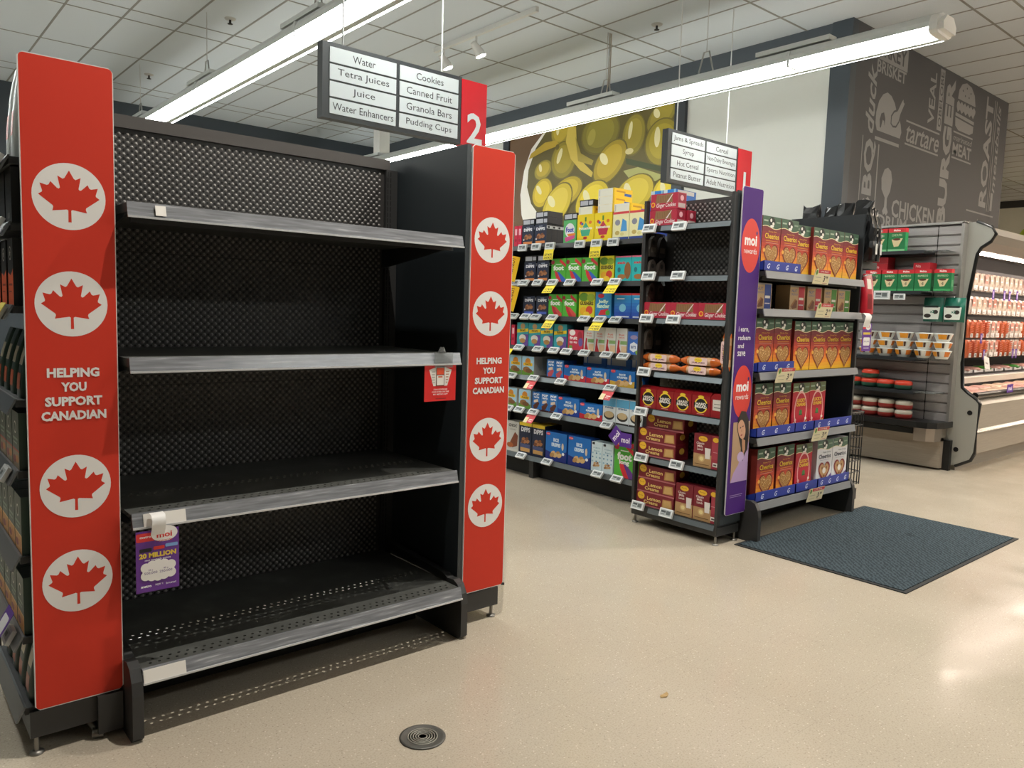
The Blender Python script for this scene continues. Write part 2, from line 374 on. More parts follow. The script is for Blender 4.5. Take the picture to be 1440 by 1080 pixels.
l2 = light_line(2.62, 13.2, 6.42, 'long white strip light hanging over aisle one, before the olive picture', [4.78, 6.1, 9.0])
mb = MB()
for o_ in (-.012, .012):
    mb.tube([(o_, 3.44, .78), (o_, 3.44, .25), (o_*2.2, 3.44, .16), (o_*6, 3.40, .13)], .008, mat('#b8aea0', .5), 6)
mb.build('power_cable', l2)
light_line(2.62, 13.2, -.46, 'white strip light over the coffee aisle, beyond the left edge', [6], group=None)
t = tag(empty('track_light', (3.3, 1.75, CZ)), 'ceiling track of warm spot heads over the front cross aisle', 'track light')
mb = MB(); mb.box(-3.0, -.02, -.05, 4.6, .02, 0, mat('#d0d0cc', .5)); mb.build('track', t)
for xx, aim, k_ in ((-1.85, (.0, .2), 1.15), (.15, (-.3, .1), .7), (2.0, (.0, .4), .8), (4.2, (.5, .2), 1.0)):
    mb = MB(); mb.tube([(xx, 0, -.05), (xx, 0, -.12)], .012, mat('#cfcfcb', .4), 8); mb.tube([(xx, 0, -.12), (xx, 0, -.13), (xx, 0, -.25)], [.03, .05, .06], mat('#d8d8d4', .4), 14, cap=False); h = mb.build('spot_head', t)
    ld = bpy.data.lights.new('spot_lamp', 'SPOT'); ld.energy = SPOT_W*k_; ld.color = (1, .95, .86); ld.spot_size = math.radians(115); ld.spot_blend = .6; ld.shadow_soft_size = .02
    lo = bpy.data.objects.new('spot_lamp', ld); COL.objects.link(lo); lo.parent = h; lo.location = (xx, 0, -.27)
    lo.rotation_euler = Vector((aim[0], aim[1], -2.2)).to_track_quat('-Z', 'Y').to_euler()
light_line(0, 9.2, 0, 'added white fill strip over the open floor behind the viewpoint', [], emit=FILL_FRONT, group='added fill strips', along='x').location = (3.0, -2.6, 3.6)  # added out of view as frontal fill for the shelves
light_line(0, 8.0, 0, 'added warm fill strip over the open floor before the meat cooler', [], emit=FILL_FRONT*1.9, group='added fill strips', along='x', col='#ffe9d2').location = (9.0, -.6, 3.9)  # added out of view for more warm bounce on the right side
light_line(0, 9.0, 0, 'added warm fill strip over the far end of the meat cooler', [], emit=FILL_FRONT*1.6, group='added fill strips', along='x', col='#ffe9d2').location = (16.5, 1.0, 3.9)  # added out of view to warm the far right ceiling and apple picture
def sprinkler(x, y, label):
    mb = MB(); c = mat('#3a3835', .4, .6)
    mb.lathe([(.03, 0), (.03, -.012), (.012, -.015), (.012, -.05), (.028, -.055), (.028, -.06), (.002, -.062)], (0, 0, 0), c, 12)
    mb.lathe([(.06, 0), (.055, -.01), (.02, -.015)], (0, 0, 0), mat('#b9b7b0', .6), 16)
    tag(mb.build('sprinkler_head', loc=(x, y, CZ)), label, 'sprinkler', 'ceiling sprinklers')
sprinkler(3.22, 11.6, 'small sprinkler in the ceiling just right of the left red panel')
sprinkler(3.25, 8.7, 'small sprinkler in the ceiling above the left strip light')
sprinkler(6.6, 5.57, 'small dark sprinkler in the ceiling above aisle one light')
# ceiling track with two spots
t = tag(empty('track_light', (5.38, 7.0, CZ)), 'ceiling track with two lit spot heads behind the aisle two sign', 'track light')
mb = MB(); mb.box(-.02, -.9, -.05, .02, .9, -.0, mat('#d0d0cc', .5)); mb.build('track', t)
for yy in (.72, .1):
    mb = MB(); mb.tube([(0, yy, -.05), (0, yy, -.16)], .012, mat('#cfcfcb', .4), 8)
    mb.tube([(-.05, yy, -.13), (-.0, yy, -.17), (.03, yy-.02, -.22), (.045, yy-.03, -.26)], [.03, .045, .055, .06], mat('#d8d8d4', .4), 14); h = mb.build('spot_head', t)
    mb = MB(); mb.tube([(.0455, yy-.0305, -.262), (.047, yy-.031, -.266)], .052, mat('#fff8ea', .5, emit=SPOT), 14); mb.build('lens', h)
# pipe beside the butcher wall and lights beyond
mb = MB(); mb.lathe([(.16, 0), (.16, .06), (.13, .06), (.13, .5), (.16, .5)], (0, 0, 0), mat('#d2cdc2', .6), 20)
tag(mb.build('ceiling_duct', loc=(12.0, 4.85, CZ-.5)), 'short white round duct at the ceiling behind the butcher wall', 'duct')
def down_spot(x, y, label):
    t = tag(empty('spot_light', (x, y, CZ)), label, 'spot light', 'warm ceiling spots')
    mb = MB(); mb.lathe([(.11, 0), (.11, -.04), (.08, -.05)], (0, 0, 0), mat('#dcd6ca', .5), 20); mb.build('rim', t)
    mb = MB(); mb.lathe([(.078, -.0505), (.002, -.052)], (0, 0, 0), mat('#ffe2ba', .5, emit=SPOT*1.4), 20); mb.build('lens', t)
for i, (x, y) in enumerate([(10.2, 1.6), (12.6, 1.6), (15.0, 1.6), (15.5, 4.4)]):
    down_spot(x, y, 'warm recessed spot in the ceiling over the meat cooler, %s from the cooler end' % ORD[i])
# produce picture beyond the meat
t = tag(empty('wall_picture', (20, 6.5, 0)), 'wall picture of green apples high beyond the meat cooler', 'picture')
mb = MB(); mb.box(-.02, -3, 2.0, .06, 3, 3.98, mat('#d9d8c8', .6))
A = Art(mb, (-.02, 3, 0), (0, -1, 0), (0, 0, 1), 1, 1, unit=True, step=.002)
for cx, cz, rx, c in [(.75, 3.1, .7, '#9fb53a'), (2.0, 3.4, .8, '#a9c03f'), (2.75, 3.0, .8, '#9db83a'), (4.2, 3.2, .9, '#a9c03f'), (5.2, 2.9, .7, '#8ea830')]:
    A.ell(cx, cz, rx, rx*.62, c); A.ell(cx-.2, cz+.2, rx*.25, rx*.12, '#d6e08c')
mb.build('print', t)
mb = MB(); mb.box(-.03, -3.1, 3.98, .07, 3.1, 4.14, mat('#2e2d2b', .6)); mb.build('frame', t)
# olive picture
t = tag(empty('wall_picture', (7.85, 7.8, 0)), 'large framed picture of green olives in a white bowl on the right wall', 'picture')
mb = MB(); D_ = mat('#2d3338', .5)
mb.box(-.05, -1.72, 2.1, 0, -1.56, 4.0, D_); mb.box(-.05, 1.6, 2.1, 0, 1.74, 4.0, D_); mb.box(-.05, -1.72, 3.985, 0, 1.74, 4.03, D_); mb.box(-.05, -1.72, 2.05, 0, 1.74, 2.1, D_)
mb.build('frame', t)
mb = MB(); mb.box(-.03, -1.56, 2.1, -.001, 1.6, 3.985, mat('#6b5138', .6))
A = Art(mb, (-.03, 1.6, 0), (0, -1, 0), (0, 0, 1), 1, 1, unit=True, step=.0002)
O = lambda y: 9.4-y
def clip(P): return [(min(max(a, 0), 3.16), min(max(b, 2.1), 3.985)) for a, b in P]
def cell(cy, cz, ry, rz_, c, rot=0, n=28):
    A.poly(clip([(O(cy)+ry*math.cos(k*2*PI/n)*math.cos(rot)-rz_*math.sin(k*2*PI/n)*math.sin(rot), cz+ry*math.cos(k*2*PI/n)*math.sin(rot)+rz_*math.sin(k*2*PI/n)*math.cos(rot)) for k in range(n)]), c)
A.poly(clip([(O(8.6), 3.99), (O(8.9), 3.75), (O(9.05), 3.45), (O(9.12), 3.1), (O(9.08), 2.8), (O(8.9), 2.4), (O(8.6), 2.1), (3.16, 2.1), (3.16, 3.99)]), '#e6e1d6')
A.poly(clip([(O(8.55), 3.99), (O(8.8), 3.75), (O(8.95), 3.45), (O(8.97), 3.2), (O(8.87), 2.95), (O(8.62), 2.7), (O(8.3), 2.4), (O(7.9), 2.1), (3.16, 2.1), (3.16, 3.99)]), '#5f5522')
def olive(cy, cz, a, b, rot=0, c='#9a8a28', c2='#b8a02c', hi=True):
    for k, cc in ((1.0, '#6f6322'), (.93, c), (.72, c2)): cell(cy+.02*(1-k), cz+.05*(1-k), a*k, b*k, cc, rot)
    if hi: cell(cy+a*.3, cz+b*.25, a*.16, b*.42, '#e2d9a4', rot)
olive(8.28, 3.9, .2, .2, 0); olive(7.5, 3.77, .36, .28, .1, '#7f7526', '#8f842c', False)
cell(7.66, 3.74, .07, .11, '#a89a40', -.3)
olive(6.45, 3.83, .28, .16, .6, '#8d8026', '#a08f2c'); olive(6.9, 3.66, .2, .27, -.15, '#8d8026', '#a08f2c')
olive(6.42, 3.5, .29, .3, 0, '#978822', '#ac9a26'); olive(8.62, 3.41, .2, .14, .3)
A.poly(clip([(O(8.95), 3.60), (O(8.9), 3.68), (O(8.6), 3.80), (O(8.35), 3.80), (O(8.3), 3.72), (O(8.6), 3.68)]), '#b79a2a')
olive(8.2, 3.5, .26, .27, -.4, '#8f8122', '#a39025'); cell(8.33, 3.70, .04, .04, '#6d5f20')
A.poly(clip([(O(8.12), 3.99), (O(8.16), 3.75), (O(8.05), 3.5), (O(7.85), 3.32), (O(7.63), 3.2), (O(7.6), 3.26), (O(7.8), 3.42), (O(7.93), 3.6), (O(7.97), 3.99)]), '#cbb24a')
A.poly(clip([(O(7.97), 3.8), (O(7.85), 3.55), (O(7.6), 3.42), (O(7.63), 3.36), (O(7.9), 3.45)]), '#a08e35')
olive(7.3, 3.36, .36, .23, .72, '#a8911f', '#bfa428'); cell(6.96, 3.46, .07, .04, '#cfc28a')
A.poly(clip([(O(7.02), 3.38), (O(6.4), 3.2), (O(6.35), 3.12), (O(7.0), 3.3)]), '#3f4a20'); A.poly(clip([(O(7.05), 3.22), (O(6.8), 3.24), (O(6.35), 3.08), (O(6.5), 3.03), (O(6.95), 3.12)]), '#aaa862')
olive(8.62, 3.08, .24, .2, .7, '#c4a81c', '#d8bd2a'); olive(8.1, 3.05, .33, .2, .3, '#b39b20', '#c8ae2a', False); olive(8.3, 2.88, .38, .24, .75, '#c9b028', '#d8c040')
olive(7.6, 2.88, .35, .25, .5, '#cdb41c', '#e0c828'); olive(6.85, 2.9, .36, .24, .35, '#c2aa28', '#d4bd38'); olive(6.3, 2.88, .25, .2, .2, '#d0b820', '#e2ca2c')
mb.build('print', t)
# aisle signs
def aisle_sign(name_, x0, x1, x2, z0, z1, left, right, num, label, fb=0.0):
    t = tag(empty('aisle_sign', (x0, 4.75, 0)), label, 'aisle sign', 'hanging aisle signs')
    W_ = x1-x0; H = z1-z0
    mb = MB(); mb.box(0, -.035, z0, W_, .035, z1, mat('#3c4043', .45))
    mb.build('sign_board', t)
    half = W_*.5
    for col, words in ((0, left), (1, right)):
        for r, s in enumerate(words):
            a = W_*.045 + col*W_*.475; b = a + W_*.45; rh = (H*.9)/4; zt = z1-H*.06-r*rh
            mb = MB(); mb.box(a, -.041, zt-rh*.88, b, -.035, zt, mat('#dfe7ea', .4))
            A = Art(mb, (a, -.041, zt-rh*.88), (1, 0, 0), (0, 0, 1), b-a, rh*.88, step=.001)
            big = max(len(s), 5)
            A.txt(s, .5, .5, .5 if not any(ch in s for ch in 'gpyJj') else .58, '#3a3f45', w=min(.92, .062*len(s)+.03))
            mb.build('sign_insert', t)
    mb = MB(); mb.box(W_, -.04, z0-.0, x2-x0, .04, z1-.01, mat('#e01a2b', .4))
    A = Art(mb, (W_, -.04, z0), (1, 0, 0), (0, 0, 1), x2-x1, H, step=.004)
    A.txt(num, .52, .27+fb, .46, '#e8edf0', bold=.02)
    mb.build('number_plate', t)
    for xx in (.16, W_*.86):
        mb = MB(); mb.tube([(xx, 0, z1), (xx, 0, CZ)], .006, mat('#d4d6d4', .4), 6); mb.build('hanging_rod', t)
aisle_sign('s', 2.35, 3.45, 3.68, 2.55, 3.025, ['Water', 'Tetra Juices', 'Juice', 'Water Enhancers'], ['Cookies', 'Canned Fruit', 'Granola Bars', 'Pudding Cups'], '2', 'hanging aisle sign with red number two, listing water and cookies')
aisle_sign('s', 5.82, 6.94, 7.18, 2.585, 3.07, ['Jams & Spreads', 'Syrup', 'Hot Cereal', 'Peanut Butter'], ['Cereal', 'Non-Dairy Beverages', 'Sports Nutrition', 'Adult Nutrition'], '1', 'hanging aisle sign with red number one, listing jams and cereal', .02)
# ================================================================== GONDOLA PIECES
def pegwall(mb, u0, u1, z0, z1, y, pitch=.028, face='-y'):
    """embossed perforated steel: a hole and a pressed dimple at each point of a staggered lattice"""
    vs, hole, dome = [], [], []
    def P(a, z, d): return (a, y-d, z) if face == '-y' else (y-d, a, z)
    r = 0; z = z0+pitch/4
    hv, hf, dv, df = [], [], [], []
    while z < z1-pitch/4:
        a = u0+pitch/2+(pitch/2 if r % 2 else 0)
        while a < u1-pitch/3:
            b = len(hv); R = pitch*.15
            hv += [P(a+R*math.cos(k*PI/3), z+R*math.sin(k*PI/3), .0006) for k in range(6)]; hf.append(tuple(range(b, b+6)))
            c = a+pitch/2; b = len(dv); R = pitch*.23
            if c < u1-pitch/4:
                zz = z
                dv += [P(c+R*math.cos(k*PI/3), zz+R*math.sin(k*PI/3), 0) for k in range(6)] + [P(c+R*.5*math.cos(k*PI/3), zz+R*.5*math.sin(k*PI/3), .003) for k in range(6)] + [P(c, zz, .0038)]
                df += [(b+k, b+(k+1) % 6, b+6+(k+1) % 6, b+6+k) for k in range(6)] + [(b+6+k, b+6+(k+1) % 6, b+12) for k in range(6)]
            a += pitch
        z += pitch/2; r += 1
    mb.add(hv, hf, HOLE); mb.add(dv, df, DOME, True)
LEAF = [(0, 1.0), (.16, .70), (.22, .66), (.40, .76), (.32, .32), (.36, .27), (.42, .29), (.64, .52), (.70, .39), (.76, .36), (1.0, .42), (.92, .14), (.93, .09), (1.06, .0), (.58, -.38), (.56, -.44), (.60, -.58), (.10, -.50), (.05, -.53), (.055, -.98)]
LEAF = LEAF + [(-a, b) for a, b in reversed(LEAF[1:])]
def red_panel(parent, w, h):
    mb = MB(); ch = .012
    mb.prism([(ch, 0), (w-ch, 0), (w, ch), (w, h-ch), (w-ch, h), (ch, h), (0, h-ch), (0, ch)], 1, 0, .008, mat('#dcdcda', .5))
    A = Art(mb, (0, 0, 0), (1, 0, 0), (0, 0, 1), 1, 1, unit=True, step=.00015)
    A.rrect(.0025, .0025, w-.0025, h-.0025, .012, RED)
    for z in (1.635-.145, 1.332-.145, .80-.145, .515-.145):
        A.ell(w/2, z, .093, .093, WHITE, n=48)
        A.poly([(w/2+a*.073, z+b*.073) for a, b in LEAF], RED)
    for k, s in enumerate(['HELPING', 'YOU', 'SUPPORT', 'CANADIAN']):
        A.txt(s, w/2, 1.135-.145-k*.0415, .0275, WHITE, w={'HELPING': .135, 'YOU': .066, 'SUPPORT': .148, 'CANADIAN': .168}[s], bold=.045)
    o = mb.build('end_panel', parent); o['label'] = 'red end panel with four white maple leaf discs'; return o
def legs(t, pts, h, tilt=None):
    for x, y in pts:
        mb = MB(); mb.tube([(x, y, .008), (x, y, h)], .007, mat('#8c8882', .4, .7), 8); mb.lathe([(.02, 0), (.02, .006), (.008, .010)], (x, y, 0), mat('#8c8882', .4, .7), 14); mb.build('leveling_leg', t)
def lip(mb, a, b, x, z, ax, h=.045, slope=.012, m=None, t=.006):
    """price channel along ax (0: along x facing -y at y=x ; 1: along y facing -x)"""
    pr_ = [(x-slope, z-h), (x, z), (x+t, z), (x+t-slope, z-h)]
    mb.prism(pr_, 0 if ax == 0 else 1, a, b, m or LIP)
    if m is None: mb.prism([(x-slope-.0035, z-h-.002), (x-slope-.0035, z-h+.004), (x-slope+.002, z-h+.004), (x-slope+.002, z-h-.002)], 0, a, b, LIPEDGE)
def shelf_x(t, x0, x1, yf, yb, z, holes=False, m=None, label=None, lm=None, name='shelf'):
    """shelf facing -y"""
    mb = MB(); mm = m or WORN
    if holes:
        zt = z-.002; rows = [.022, .049, .24, .267]; q = .027; hr = .0055
        ys = [0]
        for r_ in rows: ys += [r_, r_+q]
        ys.append(yb-yf); ys = sorted(set(round(v, 4) for v in ys))
        for p0, p1 in zip(ys, ys[1:]):
            if p0 not in rows: mb.quad([(x0, yf+p0, zt), (x1, yf+p0, zt), (x1, yf+p1, zt), (x0, yf+p1, zt)], mm); continue
            off = q/2 if rows.index(p0) % 2 else 0.0; xx = x0+.02+off
            mb.quad([(x0, yf+p0, zt), (xx, yf+p0, zt), (xx, yf+p1, zt), (x0, yf+p1, zt)], mm)
            while xx+q < x1-.012:
                cx, cy = xx+q/2, yf+p0+q/2; V = []
                for k in range(8):
                    an = PI/4*k+PI/8*0; ca, sa = math.cos(an), math.sin(an); f = q/2/max(abs(ca), abs(sa))
                    V += [(cx+ca*f, cy+sa*f, zt), (cx+ca*hr, cy+sa*hr, zt), (cx+ca*hr, cy+sa*hr, zt-.002)]
                mb.add(V, [(3*k, 3*((k+1) % 8), 3*((k+1) % 8)+1, 3*k+1) for k in range(8)]+[(3*k+1, 3*((k+1) % 8)+1, 3*((k+1) % 8)+2, 3*k+2) for k in range(8)], mm); xx += q
            mb.quad([(xx, yf+p0, zt), (x1, yf+p0, zt), (x1, yf+p1, zt), (xx, yf+p1, zt)], mm)
        mb.box(x0, yf, z-.05, x1, yf+.003, z-.002, mm); mb.box(x0, yb-.003, z-.03, x1, yb, z-.002, mm)
    else:
        mb.box(x0, yf, z-.028, x1, yb, z-.002, mm)
        mb.box(x0+.02, yf+.03, z-.055, x1-.02, yf+.05, z-.028, STEEL2)
    for xx in (x0+.004, x1-.012): mb.prism([(yf+.02, z-.028), (yb, z-.028), (yb, z-.11), (yb-.1, z-.10), (yf+.05, z-.04)], 0, xx, xx+.008, STEEL2)
    o = mb.build(name, t)
    if label: o['label'] = label
    mb = MB(); lip(mb, x0, x1, yf-.004, z+.002, 0, m=lm); mb.build('price_channel', o)
    return o
def bracket_foot(t, x, yf, yb, h=.24, mirror=1):
    mb = MB()
    P = [(yb, 0), (yf+.02, 0), (yf, .015), (yf-.0, h*.62), (yf+.008, h*.80), (yf+.03, h*.95), (yf+.06, h), (yf+.10, h*.98), (yf+.14, h+.01), (yb, h+.03)]
    mb.prism(P, 0, x-.016, x+.016, STEEL); mb.build('bracket_foot', t)
# ================================================================== CANADIAN ENDCAP
YB = 3.08
t = tag(empty('endcap_shelving', (0, 0, 0)), 'empty black four-shelf endcap between the red maple leaf panels', 'shelving')
EA = t
mb = MB(); mb.box(.625, YB, .20, 1.84, YB+.02, 1.955, PEG); pegwall(mb, .64, 1.825, .22, 1.95, YB); 
for z in (.55, 1.03, 1.52): mb.box(.64, YB-.001, z-.0015, 1.825, YB, z+.0015, DARK)
mb.build('perforated_back', t)
mb = MB(); mb.box(.61, YB-.012, 1.955, 1.86, YB+.035, 2.0, mat('#4a4644', .45)); mb.build('top_rail', t)
for x0 in (.608, 1.838):
    mb = MB(); mb.box(x0 if x0 > 1 else x0-.006, YB-.02, 0, x0+.057 if x0 > 1 else x0+.03, YB+.03, 1.955, STEEL)
    z = .25
    while z < 1.93: mb.box(x0+.006, YB-.0206, z, x0+.010, YB-.02, z+.02, HOLE); mb.box(x0+.02, YB-.0206, z, x0+.024, YB-.02, z+.02, HOLE); z += .0254
    mb.build('upright', t)
SH = []
for z, hl in ((1.632, False), (1.175, False), (.70, True)):
    SH.append(shelf_x(t, .624, 1.84, 2.49, YB-.004, z, hl))
base = shelf_x(t, .638, 1.848, 2.455, YB-.004, .222, True, name='base_deck')
mb = MB(); mb.box(.63, 2.75, .0, 1.83, 2.77, .19, DARK)
mb.build('kick_plate', t)
bracket_foot(t, .620, 2.43, 3.0); bracket_foot(t, 1.868, 2.45, 3.0)
# worn paper labels left in the price channels
PAP = mat('#e6e2dc', .6)
for o_, x0, z, yy in ((SH[2], .655, .70, 2.49), (base, .64, .222, 2.455)):
    mb = MB(); lip(mb, x0, x0+.125, yy-.0075, z-.002, 0, h=.038, slope=.0105, m=PAP, t=.0015); mb.build('blank_shelf_label', o_)['label'] = 'blank white shelf label'
mb = MB(); lip(mb, .70, .73, 2.4785, 1.628, 0, h=.03, slope=.009, m=PAP, t=.0015); mb.build('label_remnant', SH[0])
# side racks with the red panels
def rack_x(name, label, xa, xb, y0, y1, face, ztop, panel_side=None):
    t = tag(empty(name, (0, 0, 0)), label, 'side rack', 'narrow side racks')
    mb = MB(); mb.box(xa, y0+.0, .055, xb, y1, .135, STEEL); mb.box(xa+(.04 if face < 0 else 0), y0+.001, .135, xb-(0 if face < 0 else .04), y0+.02, ztop, STEEL2)
    mb.build('base', t); return t
RL = rack_x('side_rack', 'narrow coffee rack with red maple leaf end panel at far left', .355, .60, 2.545, 3.10, -1, 1.98)
p = red_panel(RL, .237, 1.866); p.location = (.367, 2.53, .143)
mb = MB(); mb.box(.585, 2.56, .135, .60, 3.10, 2.0, STEEL2); mb.build('back_panel', RL)
mb = MB(); mb.box(.53, 2.52, .02, .60, 2.535, .14, STEEL)
mb.build('corner_plate', RL)
legs(RL, [(.372, 2.56), (.372, 3.08), (.575, 3.08)], .06)
mb = MB(); mb.tube([(.50, 2.62, .07), (.535, 2.55, .012)], .009, mat('#8c8882', .4, .7), 8); mb.tube([(.52, 2.556, .012), (.55, 2.545, .012)], .018, mat('#8c8882', .4, .7), 8); mb.build('leveling_leg', RL)['label'] = 'bent levelling leg'
LZ = [1.73, 1.55, 1.32, 1.055, .85, .60, .36, .145]
for k, z in enumerate(LZ):
    mb = MB(); mb.box(.345, 2.56, z-.02, .585, 3.09, z, STEEL2); o = mb.build('shelf', RL)
    mb = MB(); lip(mb, 2.56, 3.09, .343, z+.004, 1, h=.042, slope=.022, m=mat('#6d7073', .3, .4)); mb.build('price_channel', o)
RR = rack_x('side_rack', 'narrow rack with red maple leaf end panel right of the empty endcap', 1.925, 2.135, 2.56, 3.10, 1, 1.98)
p = red_panel(RR, .223, 1.862); p.location = (1.926, 2.545, .147)
mb = MB(); mb.box(1.898, 2.545, .02, 1.918, 3.14, 2.005, mat('#2c3236', .33)); mb.build('side_panel', RR)
mb = MB(); mb.box(1.885, 2.535, .02, 1.925, 2.55, .15, STEEL); mb.build('corner_plate', RR)
legs(RR, [(2.115, 2.58), (2.115, 3.08), (1.94, 3.08)], .06)
mb = MB(); mb.tube([(2.135, 2.56, .15), (2.16, 2.55, .145)], .006, DARK, 8); mb.build('bolt', RR)
for z in (1.73, 1.32, .85, .36):
    mb = MB(); mb.box(1.92, 2.57, z-.02, 2.13, 3.09, z, STEEL2); mb.build('shelf', RR)
# coffee in the left rack
def rrow(): pass
def box_art(name, w, h, d, base, art, side=None, top=None):
    mb = MB(); mb.box(-w/2, 0, 0, w/2, d, h, mat(base, .42))
    A = front(mb, w, h); art(A)
    if side: B = rside(mb, w, h, d); side(B)
    if top:
        C_ = Art(mb, (-w/2, 0, h), (1, 0, 0), (0, 1, 0), w, d); top(C_)
    return Proto(mb.build(name))
def a_black(A): A.rect(.2, .5, .8, .52, '#5a5a58'); A.rrect(.3, .66, .7, .88, .06, '#3a3a38'); A.rect(.3, .1, .7, .2, '#6c6b66')
def a_star(A):
    A.poly([(0, 0), (1, 0), (1, .55), (.5, .45), (0, .5)], '#d85a2c'); A.ell(.5, .78, .22, .22, '#e8e6e2'); A.ell(.5, .78, .17, .17, '#1c1c1c'); A.poly([(.5+.13*math.cos(PI/2+k*PI/5)*(1 if k % 2 == 0 else .45), .78+.13*A.asp*math.sin(PI/2+k*PI/5)*(1 if k % 2 == 0 else .45)) for k in range(10)], '#e8e6e2')
    A.rect(.2, .3, .8, .33, '#8c3418'); A.rect(.2, .2, .7, .22, '#8c3418')
def a_green(c1, c2):
    def f(A):
        A.rect(0, 0, 1, .30, c1); A.rect(0, .30, 1, .33, c2); A.ell(.3, .14, .22, .1, '#7d2c35'); A.ell(.7, .17, .22, .1, '#b9793b'); A.ell(.5, .72, .16, .16, '#e2e4dd'); A.ell(.5, .72, .12, .12, '#1e3b2c')
        A.rect(.15, .5, .85, .54, '#8ea295'); A.rect(.25, .43, .75, .46, '#8ea295')
    return f
def pouch(name, w, h, d, base, art):
    """gusseted bag: wide foot, pinched sealed top"""
    mb = MB(); V = []; n = 9
    for j in range(n):
        q = j/(n-1); ww = w*(1-.10*q**2)*(.96+.04*math.sin(q*PI)); dd = d*(1-q**2.2)+.006
        V += [(-ww/2, d/2-dd/2, h*q), (-ww*.25, d/2-dd*.56, h*q), (ww*.25, d/2-dd*.56, h*q), (ww/2, d/2-dd/2, h*q), (ww/2, d/2+dd/2, h*q), (-ww/2, d/2+dd/2, h*q)]
    fs = [(j*6+k, j*6+(k+1) % 6, (j+1)*6+(k+1) % 6, (j+1)*6+k) for j in range(n-1) for k in range(6)]
    mb.add(V, fs, mat(base, .3), True); mb.add(V, [tuple(range(5, -1, -1)), tuple(range(6*n-6, 6*n))], mat(base, .3))
    for p, (j0, j1, c) in art.items():
        q = lambda jj: jj*6
        for j in range(j0, j1): mb.add([(V[j*6+1][0], V[j*6+1][1]-.001, V[j*6+1][2]), (V[j*6+2][0], V[j*6+2][1]-.001, V[j*6+2][2]), (V[j*6+8][0], V[j*6+8][1]-.001, V[j*6+8][2]), (V[j*6+7][0], V[j*6+7][1]-.001, V[j*6+7][2])], [(0, 1, 2, 3)], mat(c, .3))
    return Proto(mb.build(name))
FL = -PI/2        # faces -x
PR = {}
PR['black'] = box_art('coffee_box', .105, .155, .12, '#1c1c1c', a_black)
PR['silver'] = pouch('coffee_bag', .10, .15, .07, '#b9c0c2', {'a': (1, 4, '#c9963c')})
PR['orange'] = box_art('coffee_box', .09, .19, .12, '#232425', a_star)
PR['dgreen'] = pouch('coffee_bag', .10, .19, .07, '#20382c', {'a': (1, 3, '#b4552f'), 'b': (4, 6, '#d8cfba')})
PR['gbox'] = box_art('coffee_box', .115, .165, .12, '#33483d', a_green('#8d7b66', '#b03a34'))
PR['gbox2'] = box_art('coffee_box', .115, .17, .12, '#3a4f45', a_green('#c28a4e', '#d9b27a'))
PR['white'] = pouch('snack_pouch', .07, .27, .05, '#d6dcdc', {'a': (2, 4, '#cc4030'), 'b': (5, 7, '#9fb7b4')})
rows = [('white', 'white and red pouch', 'pouch'), ('black', 'black coffee box', 'coffee box'), ('orange', 'orange and black coffee box', 'coffee box'), ('dgreen', 'dark green coffee bag', 'coffee bag'),
        ('gbox', 'green coffee box with fruit band', 'coffee box'), ('gbox2', 'green coffee box with tan band', 'coffee box'), ('gbox2', 'green coffee box with tan band', 'coffee box'), ('dgreen', 'dark green coffee bag', 'coffee bag')]
LVL = ['top', 'second', 'third', 'fourth', 'fifth', 'sixth', 'seventh', 'lowest']
for k, (p, s, c) in enumerate(rows):
    for i in range(4 if k else 2):
        pp = PR['silver'] if (p == 'black' and i == 2) else PR[p]; ss = 'silver coffee bag' if (p == 'black' and i == 2) else s
        pp.put((.352 if p not in ('white', 'dgreen') else .37, 2.635+i*(.125 if k else .08), LZ[k]+.001), FL, '%s, %s shelf of left rack, %s from red panel' % (ss, LVL[k], ORD[i]), c, 'coffee in the left rack')
for k, (y, z) in enumerate([(2.60, 1.715), (2.68, 1.715), (2.62, 1.545), (2.63, 1.30), (2.70, 1.30), (2.64, .835), (2.65, .345)]):
    mb = MB(); mb.box(-.036, -.006, -.022, .036, .006, .022, mat('#d9dbdc', .4)); A = Art(mb, (-.03, -.006, -.016), (1, 0, 0), (0, 0, 1), .06, .032); A.rect(.05, .1, .95, .9, '#a9adae'); A.rect(.15, .3, .6, .7, '#55585a')
    o = mb.build('price_tag', RL); o.location = (.322, y, z); o.rotation_euler = (math.radians(-30), 0, FL)
for nm_, c_, y_, z_, l_ in (('shelf_tag', '#5b2f96', 2.66, .375, 'purple rewards card on the lower coffee rack at far left'), ('price_card', '#f0dc50', 2.63, 1.285, 'yellow price card on the third coffee rack shelf')):
    mb = MB(); mb.box(-.045, -.0015, -.05, .045, 0, .05, mat(c_, .5)); A = Art(mb, (-.045, -.0015, -.05), (1, 0, 0), (0, 0, 1), .09, .1); A.rrect(.12, .2, .88, .8, .1, '#e8e6ea') if c_[1] == '5' else A.rect(.1, .2, .9, .35, '#5a5420')
    o = mb.build(nm_, loc=(.308, y_, z_)); o.rotation_euler = (math.radians(-30), 0, FL); tag(o, l_, 'price card')
mb = MB()
for k in range(4): mb.tube([(.35, 3.16+.001*k, 1.74+k*.10), (.40, 3.9, 1.74+k*.10)], .005, DARK, 6)
for k in range(8): mb.tube([(.352+.006*k, 3.18+.1*k, 1.70), (.352+.006*k, 3.18+.1*k, 2.07)], .004, DARK, 6)
mb.tube([(.35, 3.16, 2.06), (.40, 3.9, 2.06)], .012, DARK, 8)
mb.tube([(.35, 3.16, 0), (.35, 3.16, 2.06)], .012, DARK, 8); mb.tube([(.40, 3.9, 0), (.40, 3.9, 2.06)], .012, DARK, 8)
tag(mb.build('wire_fence'), 'black wire grid fence standing behind the left coffee rack', 'wire grid')
